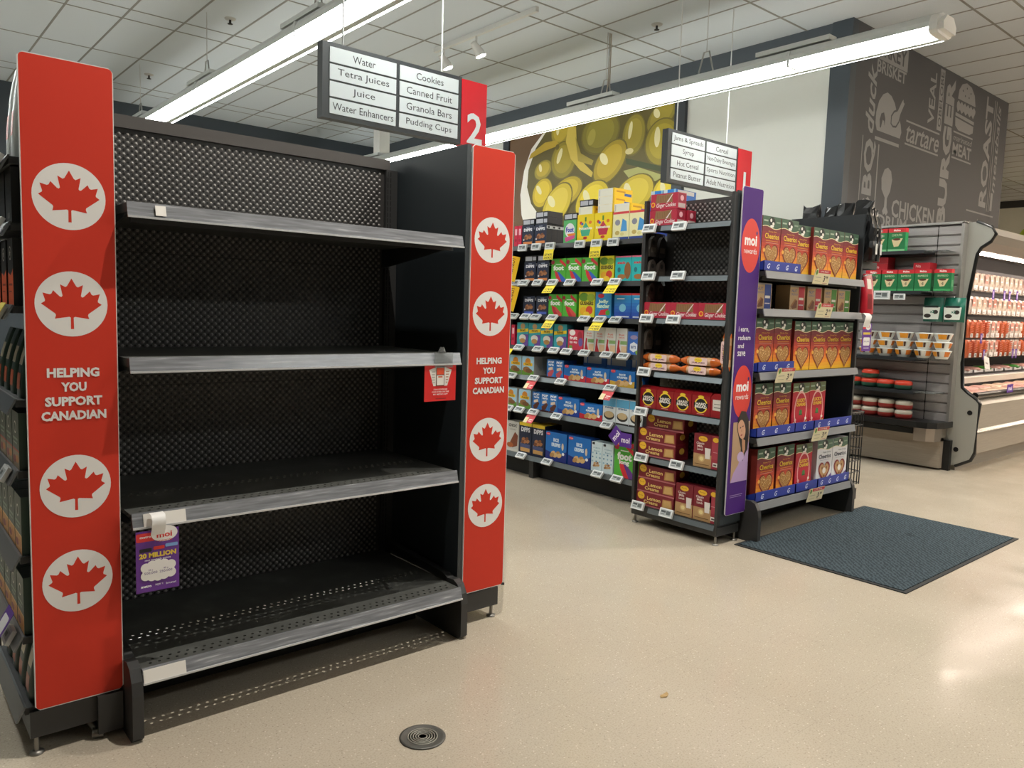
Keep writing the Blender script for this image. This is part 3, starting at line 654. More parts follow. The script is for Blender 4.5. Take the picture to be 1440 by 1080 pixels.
# hanging tags on the empty endcap
t = tag(empty('shelf_tag', (.69, 2.462, .0)), 'purple rewards tag on a white strap under the third empty shelf', 'sign tag')
mb = MB(); W_, H_ = .125, .19; rz = math.radians(0)
mb.box(-W_/2, -.0015, .46, W_/2, 0, .46+H_, mat('#6a3694', .4))
A = Art(mb, (-W_/2, -.0015, .46), (1, 0, 0), (0, 0, 1), W_, H_, step=.00012)
A.rrect(0.01, .83, .45, .97, .04, '#e03a3a'); A.txt('metro', .22, .905, .035, '#ffffff', w=.25, bold=.02); A.ell(.66, .93, .31, .20, '#f2efec', n=30)
A.rect(0, 1.0, .001, 1.001, '#f2efec'); A.txt('moi', .66, .91, .09, '#d8352f', w=.36, bold=.03); A.txt('rewards', .66, .82, .04, '#d8352f', w=.36)
A.rrect(.08, .66, .36, .72, .02, '#1a1a1a'); A.rrect(.4, .68, .66, .735, .02, '#d8352f'); A.rrect(.68, .70, .97, .755, .02, '#7fa6dc')
A.txt('20 MILLION', .5, .60, .085, '#e9c94a', w=.86, bold=.05); A.txt('moi rewards points', .5, .52, .04, '#ffffff', w=.6, bold=.01)
for cx, cy in [(.22, .40), (.36, .43), (.5, .44), (.64, .43), (.8, .40), (.22, .27), (.36, .25), (.5, .24), (.64, .25), (.8, .27)]: A.ell(cx, cy, .12, .12, '#f2efec', n=16)
A.rect(.14, .24, .88, .42, '#f2efec'); A.txt('10 x', .33, .36, .03, '#5d3a86'); A.txt('500,000', .33, .31, .045, '#5d3a86', w=.3); A.txt('40 x', .68, .36, .03, '#5d3a86'); A.txt('250,000', .68, .31, .045, '#5d3a86', w=.3)
A.txt('metro', .22, .10, .04, '#ffffff', w=.24, bold=.03); A.txt('super c', .52, .10, .04, '#ffffff', w=.18); A.txt('brunet', .8, .10, .035, '#ffffff', w=.24)
mb.build('printed_card', t)
mb = MB(); mb.add([(a, b, c) for a in (-.02, .02) for b, c in ((.012, .702), (-.012, .700), (-.022, .68), (-.014, .655), (-.0035, .635))], [(i, i+1, i+6, i+5) for i in range(4)], WHITE, True); mb.build('strap', t)['label'] = 'white paper strap'
t = tag(empty('shelf_tag', (1.742, 2.478, 0)), 'red app card clipped to the right end of the second empty shelf', 'sign tag')
mb = MB(); W_, H_ = .148, .148
mb.box(-W_/2, -.002, .99, W_/2, 0, .99+H_, mat('#dd2626', .35))
A = Art(mb, (-W_/2, -.002, .99), (1, 0, 0), (0, 0, 1), W_, H_)
A.poly([(.14, .83), (.38, .9), (.36, .40), (.28, .40)], '#ece8e2'); A.poly([(.62, .9), (.86, .82), (.72, .40), (.62, .40)], '#ece8e2')
for k in range(5): A.rect(.22, .76-k*.07, .32, .785-k*.07, '#b9b3ac'); A.rect(.67, .76-k*.07, .78-.015*k, .785-k*.07, '#b9836a')
A.rect(.36, .40, .62, .93, '#5a3328'); A.rect(.38, .70, .60, .88, '#e0502c'); A.rect(.38, .42, .60, .68, '#efece6'); A.rect(.42, .62, .56, .66, '#d06a50')
A.txt('SCAN & DOWNLOAD', .5, .31, .038, '#f6eeee', w=.44, bold=.02); A.txt('OUR FLYER ON THE', .5, .245, .038, '#f6eeee', w=.54, bold=.02); A.txt('MY METRO APP', .5, .18, .038, '#f6eeee', w=.46, bold=.02); A.rect(.35, .055, .68, .075, '#8a1b1b')
mb.build('printed_card', t)
mb = MB(); PL = mat('#dfe3e4', .08, trans=.85)
mb.box(-.03, -.006, 1.12, .055, -.0045, 1.18, PL); mb.box(-.012, -.0045, 1.176, .02, .03, 1.18, PL); mb.prism([(-.01, 1.18), (.02, 1.18), (.012, 1.20), (0, 1.20)], 1, -.006, .004, PL); mb.build('clear_clip', t)
# ================================================================== CEREAL ENDCAP
t = tag(empty('endcap_shelving', (0, 0, 0)), 'black cereal endcap with five shelves behind the dark mat', 'shelving')
YB2 = 3.13
mb = MB(); mb.box(4.10, YB2, .2, 5.33, YB2+.02, 2.05, PEG); pegwall(mb, 4.12, 5.31, .25, 2.04, YB2, .04); mb.build('perforated_back', t)
mb = MB(); mb.box(4.09, YB2-.01, 2.05, 5.34, YB2+.03, 2.075, STEEL); mb.build('top_rail', t)
CZS = [1.628, 1.405, 1.025, .628, .228]
SL = mat('#7d7f82', .5, .2)
for k, z in enumerate(CZS):
    yf = [2.56, 2.56, 2.56, 2.55, 2.55][k]
    o = shelf_x(t, 4.105, 5.325, yf, YB2, z, lm=SL, m=STEEL2, name='shelf' if k < 4 else 'base_deck')
mb = MB(); mb.box(4.12, 2.86, 0, 5.32, 2.88, .19, DARK); mb.build('kick_plate', t)
bracket_foot(t, 4.114, 2.50, 3.1, .25); bracket_foot(t, 5.335, 2.52, 3.1, .25)
# right neighbour rack of the cereal endcap
t = tag(empty('side_rack', (0, 0, 0)), 'narrow black rack with bagged goods right of the cereal endcap', 'side rack', 'narrow side racks')
mb = MB(); mb.box(5.352, 2.59, .06, 5.372, 3.14, 2.085, mat('#33383b', .4)); mb.build('side_panel', t)
mb = MB(); mb.box(5.375, 2.62, .05, 5.58, 3.12, .13, STEEL); mb.build('base', t)
for z in (1.765, 1.70):
    mb = MB(); mb.box(5.372, 2.59, z-.05, 5.58, 3.12, z-.03 if z < 1.75 else z, STEEL2); mb.build('shelf', t)
legs(t, [(5.39, 2.66), (5.56, 2.66), (5.56, 3.10), (5.39, 3.10)], .05)
def crumple(name, w, h, d, base, seed, win=None):
    rnd = random.Random(seed); mb = MB(); n = 8; V = []; K = 12
    for j in range(n+1):
        q = j/n; dd = d*(1-.78*max(0, (q-.6)/.4)**1.0); ww = w*(1+.06*math.sin(q*5))
        for k in range(K):
            a = 2*PI*k/K; cx = math.copysign(abs(math.cos(a))**.45, math.cos(a)); sy = math.copysign(abs(math.sin(a))**.45, math.sin(a))
            V.append((cx*ww/2+rnd.uniform(-.006, .006), d/2+sy*dd/2+rnd.uniform(-.007, .007)+(.05*max(0, q-.6) if seed % 2 else -.03*max(0, q-.6)), h*q+rnd.uniform(-.006, .006)*(0 < j < n)+(.012*math.sin(k*1.3+seed) if j == n else 0)))
    mb.add(V, [(j*K+k, j*K+(k+1) % K, (j+1)*K+(k+1) % K, (j+1)*K+k) for j in range(n) for k in range(K)], mat(base, .28)); mb.add(V, [tuple(range(K-1, -1, -1)), tuple(range(n*K, n*K+K))], mat(base, .28))
    if win:
        A = Art(mb, (-w/2, -.012, 0), (1, 0, 0), (0, 0, 1), w, h); A.rect(.25, .12, .75, .32, win); A.rect(.3, .45, .7, .5, '#8f8f8b'); A.rect(.35, .56, .65, .6, '#6f6f6b')
    return Proto(mb.build(name))
for i, (x, y, h, rz) in enumerate([(5.43, 3.04, .42, .2), (5.42, 2.915, .40, -.2), (5.43, 2.79, .41, .15), (5.43, 2.665, .43, .05)]):
    crumple('coffee_bag', .125, h, .11, '#17181a', i).put((x, y, 1.767), PI/2+PI+rz, 'black foil bag atop the cereal side rack, %s from the back' % ORD[i], 'coffee bag', 'black bags above the cereal')
bp = crumple('coffee_bag', .055, .36, .06, '#1a1b1d', 11, '#d8d8d4')
for i, x in enumerate((5.402, 5.468)): bp.put((x, 2.53, 1.767), 0, 'narrow black bag with white label at the rack front, %s from the cereal' % ORD[i], 'coffee bag', 'black bags above the cereal')
bp2 = pouch('snack_bag', .13, .28, .05, '#b81a2c', {'a': (1, 4, '#7d121e'), 'b': (5, 7, '#e6dcd2')})
bp2.put((5.44, 2.56, 1.40), 0, 'red snack bag hanging beside the top cereal shelf', 'snack bag')
mb = MB(); mb.tube([(5.372, 2.585, 1.66), (5.50, 2.55, 1.69)], .004, CHROME, 6); mb.build('peg_hook', t)
# wire basket low on the side
mb = MB(); WR = mat('#1d1d1d', .4)
for k in range(7): mb.tube([(5.385, 2.595, .18+k*.085), (5.555, 2.595, .18+k*.085), (5.575, 2.715, .18+k*.085)], .004, WR, 6)
for xx in (5.385, 5.43, 5.475, 5.52, 5.555): mb.tube([(xx, 2.595, .17), (xx, 2.595, .70)], .004, WR, 6)
mb.tube([(5.375, 2.595, .70), (5.555, 2.595, .70), (5.58, 2.73, .70), (5.375, 2.73, .70)], .006, WR, 6)
for k in range(5): mb.tube([(5.385+.042*k, 2.595, .18), (5.385+.042*k, 2.715, .18)], .003, WR, 6)
mb.build('wire_basket', t)
# cereal boxes
def grad(A, stops, n=14):
    for k in range(n):
        q = (k+.5)/n
        for (p0, c0), (p1, c1) in zip(stops, stops[1:]):
            if p0 <= q <= p1:
                f = (q-p0)/(p1-p0); a = [int(c0[i:i+2], 16) for i in (1, 3, 5)]; b = [int(c1[i:i+2], 16) for i in (1, 3, 5)]
                A.rect(0, k/n, 1, (k+1)/n, '#%02x%02x%02x' % tuple(int(round(x+(y-x)*f)) for x, y in zip(a, b))); A.l -= 1; break
    A.l += 1
def heart(cx, cy, r, asp): return [(cx+r*.062*16*math.sin(t)**3, cy+r*asp*.066*(13*math.cos(t)-5*math.cos(2*t)-2*math.cos(3*t)-math.cos(4*t))) for t in [k*2*PI/36 for k in range(36)]]
def greentop(A, c):
    W_ = [(k/10, .79+.025*math.sin(k/10*2*PI+.4)) for k in range(11)]
    A.poly(W_+[(1, 1), (0, 1)], c); A.poly(W_+[(a, b+.014) for a, b in reversed(W_)], '#e8dcae')
    A.ell(.5, .91, .17, .13, '#17201b'); A.ell(.44, .93, .05, .05, '#e9e7df'); A.ell(.57, .87, .06, .05, '#e9e7df'); A.ell(.5, .82, .1, .04, '#e9e7df')
    A.rect(.05, .90, .28, .93, '#9fb09c'); A.rect(.73, .89, .95, .92, '#7d947f')
def a_heart(A):
    grad(A, [(0, '#f2c01f'), (.22, '#ee8f22'), (.42, '#cf4a27'), (.62, '#9a222a'), (.8, '#6d1626'), (1, '#6d1626')])
    greentop(A, '#3c5c46')
    A.txt('Honey Nut', .55, .715, .035, '#e0a02c', w=.44, bold=.01); A.txt('Cheerios', .53, .63, .12, '#5a1018', w=.80, bold=.05); A.txt('Cheerios', .53, .632, .105, '#f6c433', w=.76, bold=.02)
    A.rect(.2, .535, .86, .548, '#d98a2e'); A.rect(.2, .50, .9, .508, '#d9a08a')
    A.poly(heart(.52, .28, .40, A.asp), '#7c1a17'); A.poly(heart(.52, .285, .345, A.asp), '#b98547')
    rnd = random.Random(3)
    for k in range(60):
        cx, cy = .52+rnd.uniform(-.27, .27), rnd.uniform(.12, .44)
        if abs(cx-.52) > (cy-.07)*1.35 or (cy > .39 and abs(cx-.52) < .06): continue
        A.ell(cx, cy, .042, .03, '#a06c32', rnd.uniform(0, 3), 8); A.ell(cx+.012, cy+.004, .024, .016, '#dcb277', 0, 8)
        A.l -= 2
    A.l += 2; A.ell(.13, .36, .06, .06, '#eeb04a')
def a_charm(A):
    A.rect(0, 0, 1, 1, '#c21430'); greentop(A, '#5d6b45'); A.ell(.5, .40, .38, .62, '#f0b7b4'); A.ell(.5, .40, .33, .55, '#c21430')
    A.txt('LUCKY', .5, .62, .08, '#f4c63c', w=.5, bold=.05); A.txt('CHARMS', .5, .53, .075, '#f4c63c', w=.56, bold=.05)
    for cx, cy, c in [(.12, .12, '#f2e7d8'), (.3, .06, '#e8a7bd'), (.7, .06, '#f2e7d8'), (.88, .13, '#f4d35a'), (.2, .2, '#f0b7b4'), (.82, .22, '#f2e7d8')]: A.ell(cx, cy, .06, .05, c)
    A.ell(.5, .36, .09, .09, '#3d7a3a'); A.rect(.40, .30, .6, .33, '#2c5c2b')
def a_multi(A):
    A.rect(0, 0, 1, 1, '#e9e8ea'); greentop(A, '#4a6a55'); A.poly([(0, 0), (1, 0), (1, .22), (.6, .06), (0, .04)], '#6a4b9a')
    A.txt('Multi Grain', .62, .72, .04, '#2c3350', w=.5); A.txt('Cheerios', .5, .63, .10, '#262b48', w=.78, bold=.02); A.rect(.2, .54, .8, .55, '#b9b6c6')
    A.poly(heart(.5, .29, .38, A.asp), '#8c2a2e'); A.poly(heart(.5, .295, .30, A.asp), '#c59a68'); A.ell(.5, .30, .11, .10, '#efe9df'); A.ell(.36, .36, .05, .05, '#8a5a34'); A.ell(.64, .36, .05, .05, '#8a5a34'); A.ell(.5, .18, .05, .04, '#8a5a34')
def s_dark(c):
    def f(B): B.rect(.1, .3, .9, .6, c)
    return f
PR['h'] = box_art('cereal_box', .198, .312, .065, '#7a2c26', a_heart, s_dark('#c48a3a'))
PR['c'] = box_art('cereal_box', .205, .300, .065, '#a5122a', a_charm, s_dark('#d9b0a0'))
PR['w'] = box_art('cereal_box', .205, .300, .065, '#dcdbe0', a_multi, s_dark('#9a98a8'))
def a_nut(c):
    def f(A):
        A.rect(0, 0, 1, 1, '#c6a377'); A.rect(0, .93, 1, 1, '#9b948c'); A.rect(.56, 0, .96, .95, c); A.txt('NUT', .28, .78, .12, '#5a6a96', w=.36, bold=.02); A.txt('CRUNCH', .28, .64, .09, '#5a6a96', w=.42)
        A.poly([(.06, .16), (.34, .46), (.5, .38), (.48, .1), (.2, .05)], '#7b4726'); A.poly([(.06, .16), (.34, .46), (.4, .42), (.16, .13)], '#a86f3e'); A.rect(.6, .42, .9, .52, '#e8e2d8'); A.rect(.6, .2, .9, .24, '#d8d2d8')
    return f
PR['nb'] = box_art('bar_box', .18, .155, .10, '#b9986e', a_nut('#1f3f8c'), s_dark('#9b8a76'))
PR['nr'] = box_art('bar_box', .18, .155, .10, '#b9986e', a_nut('#c0283a'), s_dark('#9b8a76'))
PR['ng'] = box_art('bar_box', .17, .155, .10, '#b9986e', a_nut('#4c8a34'), s_dark('#9b8a76'))
SHN = ['top', 'second', 'third', 'fourth', 'bottom']
def cer(p, x, y, z, s, k, i, cat='cereal box', g='boxes on the cereal endcap'):
    PR[p].put((x, y, z+.001), 0, '%s, %s cereal shelf, %s from purple panel' % (s, SHN[k], ORD[i]), cat, g)
HB, CB, MBX = 'maroon cereal box with oat heart', 'red cereal box with yellow lettering', 'white cereal box with brown heart'
TR = .012
for i, (x, y) in enumerate([(4.215, 2.60), (4.42, 2.60), (4.622, 2.63), (4.823, 2.61), (5.023, 2.61), (5.224, 2.61)]): cer('h', x, y, 1.628+(TR if i < 2 else 0), HB, 0, i)
for i, (x, p, s) in enumerate([(4.20, 'nb', 'tan snack bar box with blue panel'), (4.59, 'nr', 'tan snack bar box with red panel'), (4.80, 'nr', 'tan snack bar box with red panel'), (5.01, 'ng', 'tan snack bar box with green panel'), (5.195, 'ng', 'tan snack bar box with green panel')]): cer(p, x, 2.62, 1.405, s, 1, i, 'snack bar box')
for i, (x, y) in enumerate([(4.21, 2.60), (4.413, 2.60), (4.622, 2.585), (4.836, 2.59), (5.036, 2.60), (5.236, 2.61)]): cer('h', x, y, 1.025+(TR if i < 2 else 0), HB, 2, i)
for i, (x, p, s) in enumerate([(4.24, 'h', HB), (4.45, 'h', HB), (4.68, 'c', CB), (4.888, 'c', CB)]): cer(p, x, 2.60, .628+TR, s, 3, i)
for i, (x, y, p, s) in enumerate([(4.27, 2.575, 'h', HB), (4.495, 2.575, 'h', HB), (4.73, 2.58, 'c', CB), (4.94, 2.665, 'c', CB), (5.11, 2.585, 'w', MBX), (5.318, 2.585, 'w', MBX)]):
    if i == 5: x = 5.222
    if i == 4: x = 5.012
    if i == 3: x = 4.905
    cer(p, x, y if i != 4 else 2.585, .228+TR, s, 4, i)
# blue display trays
def tray(x0, x1, yf, yb, z, marks, label):
    BL = mat('#263b9c', .45); mb = MB()
    mb.box(x0, yf, z, x1, yb, z+.006, BL); mb.box(x0, yf, z, x1, yf+.004, z+.062, BL)
    for xx in (x0, x1-.003): mb.prism([(yf, z), (yb, z), (yb, z+.02), (yf, z+.062)], 0, xx, xx+.003, BL)
    A = Art(mb, (x0, yf, z), (1, 0, 0), (0, 0, 1), x1-x0, .062)
    for k in range(marks):
        cx = (k+.5)/marks; A.txt('G', cx, .5, .5, '#dfe6f4', shear=.35, bold=.02)
    tag(mb.build('display_tray'), label, 'display tray', 'blue cardboard trays')
tray(4.11, 4.522, 2.572, 2.72, 1.628, 4, 'blue cardboard tray at the left of the top cereal shelf')
tray(4.11, 4.518, 2.572, 2.72, 1.025, 3, 'blue cardboard tray at the left of the third cereal shelf')
tray(4.13, 4.565, 2.565, 2.72, .628, 3, 'blue cardboard tray under maroon boxes on the fourth cereal shelf')
tray(4.57, 4.80, 2.565, 2.72, .628, 1, 'short blue cardboard tray under red boxes on the fourth cereal shelf')
tray(4.81, 5.315, 2.565, 2.72, .628, 4, 'blue cardboard tray mostly empty at the right of the fourth cereal shelf')
tray(4.155, 4.61, 2.562, 2.66, .228, 3, 'blue cardboard tray under maroon boxes on the bottom cereal shelf')
tray(4.62, 4.89, 2.562, 2.655, .228, 1, 'short blue cardboard tray under red boxes on the bottom cereal shelf')
tray(4.90, 5.33, 2.562, 2.655, .228, 4, 'blue cardboard tray under white boxes on the bottom cereal shelf')
def price_card(x, y, z, txt_, label):
    mb = MB(); w_, h_ = .195, .092
    mb.box(-w_/2, -.002, 0, w_/2, 0, h_, mat('#efe3bd', .5)); A = front(mb, w_, h_, .002)
    A.rect(0, .76, 1, 1, '#d6404a'); A.txt('LOW PRICE', .58, .87, .11, '#f6e4e0', w=.5, bold=.02); A.ell(.12, .8, .10, .12, '#dfe4a8'); A.ell(.12, .8, .06, .08, '#5f8a3c')
    A.txt(txt_[0], .66, .4, .42, '#1f1d1a', bold=.02); A.txt(txt_[1], .82, .5, .2, '#1f1d1a', bold=.02); A.rect(.1, .45, .45, .48, '#8d8878'); A.rect(.1, .2, .45, .23, '#b8ad86'); A.rect(.6, .08, .9, .11, '#c9807a')
    o = mb.build('price_card', loc=(x, y, z)); o.rotation_euler = (math.radians(12), 0, 0)
    tag(o, label, 'price card', 'price cards on the cereal shelves')
price_card(4.70, 2.535, 1.575, ('3', '99'), 'yellow and red price card on the top cereal shelf')
price_card(4.76, 2.535, 1.365, ('2', '99'), 'yellow and red price card reading 2.99 below the bar boxes')
price_card(4.34, 2.535, .962, ('3', '99'), 'yellow and red price card on the third cereal shelf')
price_card(4.80, 2.525, .565, ('3', '99'), 'yellow and red price card on the fourth cereal shelf')
price_card(4.79, 2.525, .165, ('3', '99'), 'yellow and red price card on the bottom cereal shelf')
t = tag(empty('shelf_tag', (5.31, 2.50, 0)), 'small purple tag on a white strap at the right of the cereal', 'sign tag')
mb = MB(); mb.box(-.065, -.0015, 1.145, .065, 0, 1.335, mat('#6a3694', .4)); A = Art(mb, (-.065, -.0015, 1.145), (1, 0, 0), (0, 0, 1), .13, .19)
A.ell(.6, .9, .3, .2, '#f2efec'); A.txt('moi', .6, .9, .09, '#d8352f', w=.3, bold=.03); A.rrect(.02, .8, .35, .95, .04, '#e03a3a'); A.rect(.1, .6, .9, .68, '#e9c94a'); A.rrect(.14, .2, .86, .5, .08, '#f2efec'); A.txt('500,000', .5, .35, .06, '#5d3a86', w=.6); A.rect(.2, .1, .8, .13, '#e8e2f0')
mb.build('printed_card', t)
mb = MB(); mb.add([(a, b, c) for a in (-.07, .02) for b, c in ((.03, 1.40), (.0, 1.405), (-.02, 1.385), (-.012, 1.35), (-.003, 1.31))], [(i, i+1, i+6, i+5) for i in range(4)], WHITE, True); mb.build('strap', t)['label'] = 'white paper strap'
# ================================================================== COOKIE RACK with the purple end panel
t = tag(empty('side_rack', (0, 0, 0)), 'black cookie rack with the purple rewards end panel', 'side rack', 'narrow side racks'); CK = t
mb = MB(); mb.box(4.072, 2.62, .13, 4.088, 3.27, 2.075, PEG); pegwall(mb, 2.66, 3.22, .2, 2.06, 4.072, .036, '-x'); mb.build('perforated_back', t)
mb = MB(); mb.box(3.845, 2.615, .055, 4.07, 3.27, .105, STEEL); mb.box(3.842, 2.615, .06, 3.848, 3.27, .125, STEEL); mb.build('base', t)
for y in (2.62, 3.262):
    mb = MB(); mb.box(3.843, y-.006, .12, 3.873, y+.014, 2.06, STEEL); mb.build('upright', t)
mb = MB(); mb.box(3.873, 2.614, .12, 4.08, 2.622, 2.07, mat('#3a4044', .4)); mb.build('side_panel', t)
legs(t, [(3.86, 2.63), (3.86, 3.25), (4.05, 2.63), (4.05, 3.25)], .06)
KZ = [1.90, 1.59, 1.33, .995, .755, .447, .122]
SL2 = mat('#6f777c', .3, .5)
for k, z in enumerate(KZ):
    mb = MB(); mb.box(3.85, 2.625, z-.022, 4.072, 3.262, z-.001, STEEL2); mb.box(3.845, 2.62, z-.03, 3.85, 3.262, z+.002, STEEL2)
    o = mb.build('shelf', t)
    mb = MB(); lip(mb, 2.63, 3.13, 3.840, z-.003, 1, h=.03, slope=.010, m=SL2); mb.build('price_channel', o)
def esl():
    mb = MB(); mb.box(-.036, -.006, -.02, .036, .006, .02, mat('#dfe2e3', .35)); A = Art(mb, (-.031, -.006, -.016), (1, 0, 0), (0, 0, 1), .062, .032)
    A.rect(.0, .05, 1, .95, '#b4babb'); A.rect(.08, .5, .5, .8, '#4a5052'); A.rect(.55, .25, .92, .8, '#5b6163'); A.rect(.08, .2, .45, .35, '#7b8082'); return mb
ESL = esl().build('price_tag', CK); ESL_USED = [False]
def put_esl(parent, x, y, z, tilt=-25, rz=FL, s=1.0):
    if not ESL_USED[0]: o = ESL; ESL_USED[0] = True
    else: o = ESL.copy(); COL.objects.link(o)
    o.parent = parent; o.location = (x, y, z); o.rotation_euler = (math.radians(tilt), 0, rz); o.scale = (s, s, s)
for z, ys in [(1.885, (3.21, 2.98)), (1.59, (3.20, 2.97)), (1.325, (3.20, 2.99)), (.99, (3.20,)), (.735, (3.21,)), (.44, (3.19, 2.91)), (.125, (3.20, 2.97))]:
    for y in ys: put_esl(CK, 3.822, y, z, -20, s=1.35)
# purple panel with the printed picture
mb = MB(); w_, h_ = .206, 1.915
mb.prism([(.012, 0), (w_-.012, 0), (w_, .012), (w_, h_-.012), (w_-.012, h_), (.012, h_), (0, h_-.012), (0, .012)], 1, 0, .008, mat('#c9c6cf', .5))
A = Art(mb, (0, 0, 0), (1, 0, 0), (0, 0, 1), 1, 1, unit=True, step=.00015)
A.rrect(.002, .002, w_-.002, h_-.002, .012, PURPLE); O_ = '#dc3b31'
for cz in (1.765-.18, .915-.18):
    A.ell(w_/2, cz, .093, .155, O_, n=40); A.txt('moi', w_/2, cz+.03, .06, '#f5efef', w=.125, bold=.04); A.ell(w_/2+.058, cz+.075, .008, .011, '#2e2f7a'); A.txt('rewards', w_/2, cz-.03, .032, '#f5efef', w=.13, bold=.0)
    if cz < 1: break
for k, s in enumerate(['i earn,', 'redeem', 'and', 'save']): A.txt(s, .03+{'i earn,': .105, 'redeem': .125, 'and': .06, 'save': .08}[s]/2, 1.10-k*.047, .028 if s not in ('i earn,',) else .034, '#f1ecf4', w={'i earn,': .105, 'redeem': .125, 'and': .06, 'save': .08}[s], bold=.01)
DZ = -.145
def P_rect(a, b, c, d, q): A.rect(a, b+DZ, c, d+DZ, q)
def P_poly(P, q): A.poly([(a, b+DZ) for a, b in P], q)
def P_ell(a, b, c, d, q, r=0): A.ell(a, b+DZ, c, d, q, r)
P_rect(.03, .34, w_-.006, .70, '#b99878'); 
P_poly([(.03, .34), (w_-.006, .34), (w_-.006, .55), (.17, .55), (.135, .50), (.10, .44), (.06, .40)], '#b79ac9')
P_poly([(.13, .54), (.155, .60), (w_-.006, .57), (w_-.006, .45), (.165, .47)], '#b79ac9')
P_poly([(.07, .66), (.075, .72), (.105, .765), (.15, .76), (.185, .71), (.195, .62), (.19, .53), (.165, .50), (.145, .46), (.125, .47), (.12, .54), (.095, .60)], '#2b2320')
P_ell(.118, .655, .037, .062, '#d3a283', .35); P_poly([(.125, .60), (.16, .585), (.165, .53), (.15, .50), (.135, .535)], '#c8936f')
P_poly([(.075, .69), (.09, .735), (.125, .75), (.15, .72), (.155, .69), (.13, .715), (.1, .71)], '#2b2320')
P_ell(.104, .665, .007, .004, '#40261d', .3); P_ell(.128, .672, .007, .004, '#40261d', .3); P_poly([(.113, .64), (.118, .66), (.121, .64)], '#b98465'); P_ell(.118, .620, .010, .005, '#a8504a', .2)
P_ell(.12, .49, .035, .03, '#c7aed6'); 
A.rect(.03, .115, .16, .119, '#a58cc0'); A.rect(.03, .105, .15, .108, '#a58cc0')
o = mb.build('end_panel', CK); o.location = (3.888, 2.592, .18); o['label'] = 'purple end panel with red ovals and a printed portrait of a person in lilac'
# dark wire mesh hung with small packs at the far side of the cookie rack
t = tag(empty('wire_display', (3.88, 3.285, 0)), 'dark wire mesh hung with small black packs at the cookie rack side', 'wire display')
mb = MB()
for k in range(9): mb.tube([(.0, 0, .95+k*.115), (.185, 0, .95+k*.115)], .003, WR, 5)
for k in range(5): mb.tube([(.0+k*.046, 0, .95), (.0+k*.046, 0, 1.87)], .003, WR, 5)
mb.build('wire_mesh', t)
mb = MB(); mb.box(-.01, .012, .94, .19, .02, 1.87, mat('#433c38', .7)); mb.build('backing_sheet', t)
rnd = random.Random(4)
for k in range(6):
    for j in range(2):
        mb = MB(); a = .004+j*.09; z = .98+k*.148; mb.prism([(a+.01, z), (a+.07, z), (a+.08, z+.04), (a+.07, z+.11), (a+.045, z+.13), (a+.02, z+.11), (a, z+.04)], 1, -.03, -.006, mat(['#5b524c', '#4a4440', '#383432'][rnd.randrange(3)], .6))
        A = Art(mb, (a, -.03, z), (1, 0, 0), (0, 0, 1), .08, .13); A.rect(.2, .2, .8, .45, '#6e645c'); A.ell(.5, .68, .18, .18, '#2b2826')
        mb.build('hanging_pack', t)
# cookies
def a_ginger(A):
    A.rect(0, 0, 1, 1, '#b3263f'); A.poly([(.18, .42), (.22, .95), (.5, .90), (.78, .97), (.82, .42)], '#8f6a44'); 
    for k in range(9): A.rect(.22+k*.064, .48, .232+k*.064, .86, '#6d4d30'); A.l -= 1
    A.l += 1; A.poly([(.60, .45), (.80, .92), (.83, .92), (.66, .45)], '#e8dad8'); A.ell(.09, .34, .075, .075, '#f0c832'); A.ell(.09, .34, .055, .05, '#d8452c'); A.txt('Ginger Cookies', .58, .24, .34, '#f4e6e6', w=.72, shear=.25, bold=.01)
def s_ging(B): B.rect(.08, .4, .92, .95, '#8c1a30'); B.rect(.1, .08, .9, .36, '#b9aaa6'); B.ell(.5, .68, .2, .2, '#d9a0a8')
PR['g'] = box_art('cookie_box', .208, .098, .085, '#a6223a', a_ginger, s_ging)
def a_lemon(A):
    A.rect(0, 0, 1, 1, '#7b1f2b'); A.rect(0, 0, 1, .10, '#b86a70'); A.ell(.13, .72, .095, .08, '#eebc34'); A.txt('Purity', .13, .72, .10, '#7a2c1c', w=.12); A.txt('Lemon', .48, .62, .27, '#efd27e', w=.36, bold=.02); A.txt('Creams', .40, .33, .25, '#efd27e', w=.38, bold=.02)
    A.poly([(.70, .18), (.97, .22), (.95, .82), (.72, .78)], '#b98a50'); A.poly([(.73, .24), (.94, .27), (.92, .76), (.75, .72)], '#cda568')
def s_lem(B): B.rect(.1, .2, .9, .9, '#6a1822'); B.ell(.5, .65, .2, .15, '#d9b04a')
PR['lc'] = box_art('cookie_box', .298, .088, .13, '#7b1f2b', a_lemon, s_lem)
def a_milk(A):
    A.rect(0, 0, 1, 1, '#7d1d2c'); A.rect(0, 0, 1, .40, '#b69163'); A.ell(.5, .86, .25, .13, '#eebc34'); A.txt('Purity', .5, .86, .05, '#7a2c1c', w=.3)
    for k, s in enumerate(['Classic', 'Milk', 'Lunch']): A.txt(s, .36, .72-k*.09, .07, '#ecdcd6', w=.44 if s == 'Classic' else .32, bold=.02)
    A.poly([(.66, .28), (.92, .28), (.95, .60), (.63, .60)], '#e6dfdc'); A.ell(.46, .26, .18, .16, '#cfae7a'); A.ell(.46, .26, .11, .10, '#e8d69a'); A.rect(.1, .08, .9, .10, '#7b5a36')
def s_milk(B): B.rect(.12, .3, .88, .8, '#9c3242'); B.ell(.5, .88, .28, .16, '#eebc34'); B.rect(.35, .08, .75, .2, '#e2dcd8')
PR['ml'] = box_art('cookie_box', .128, .20, .075, '#99303f', a_milk, s_milk)
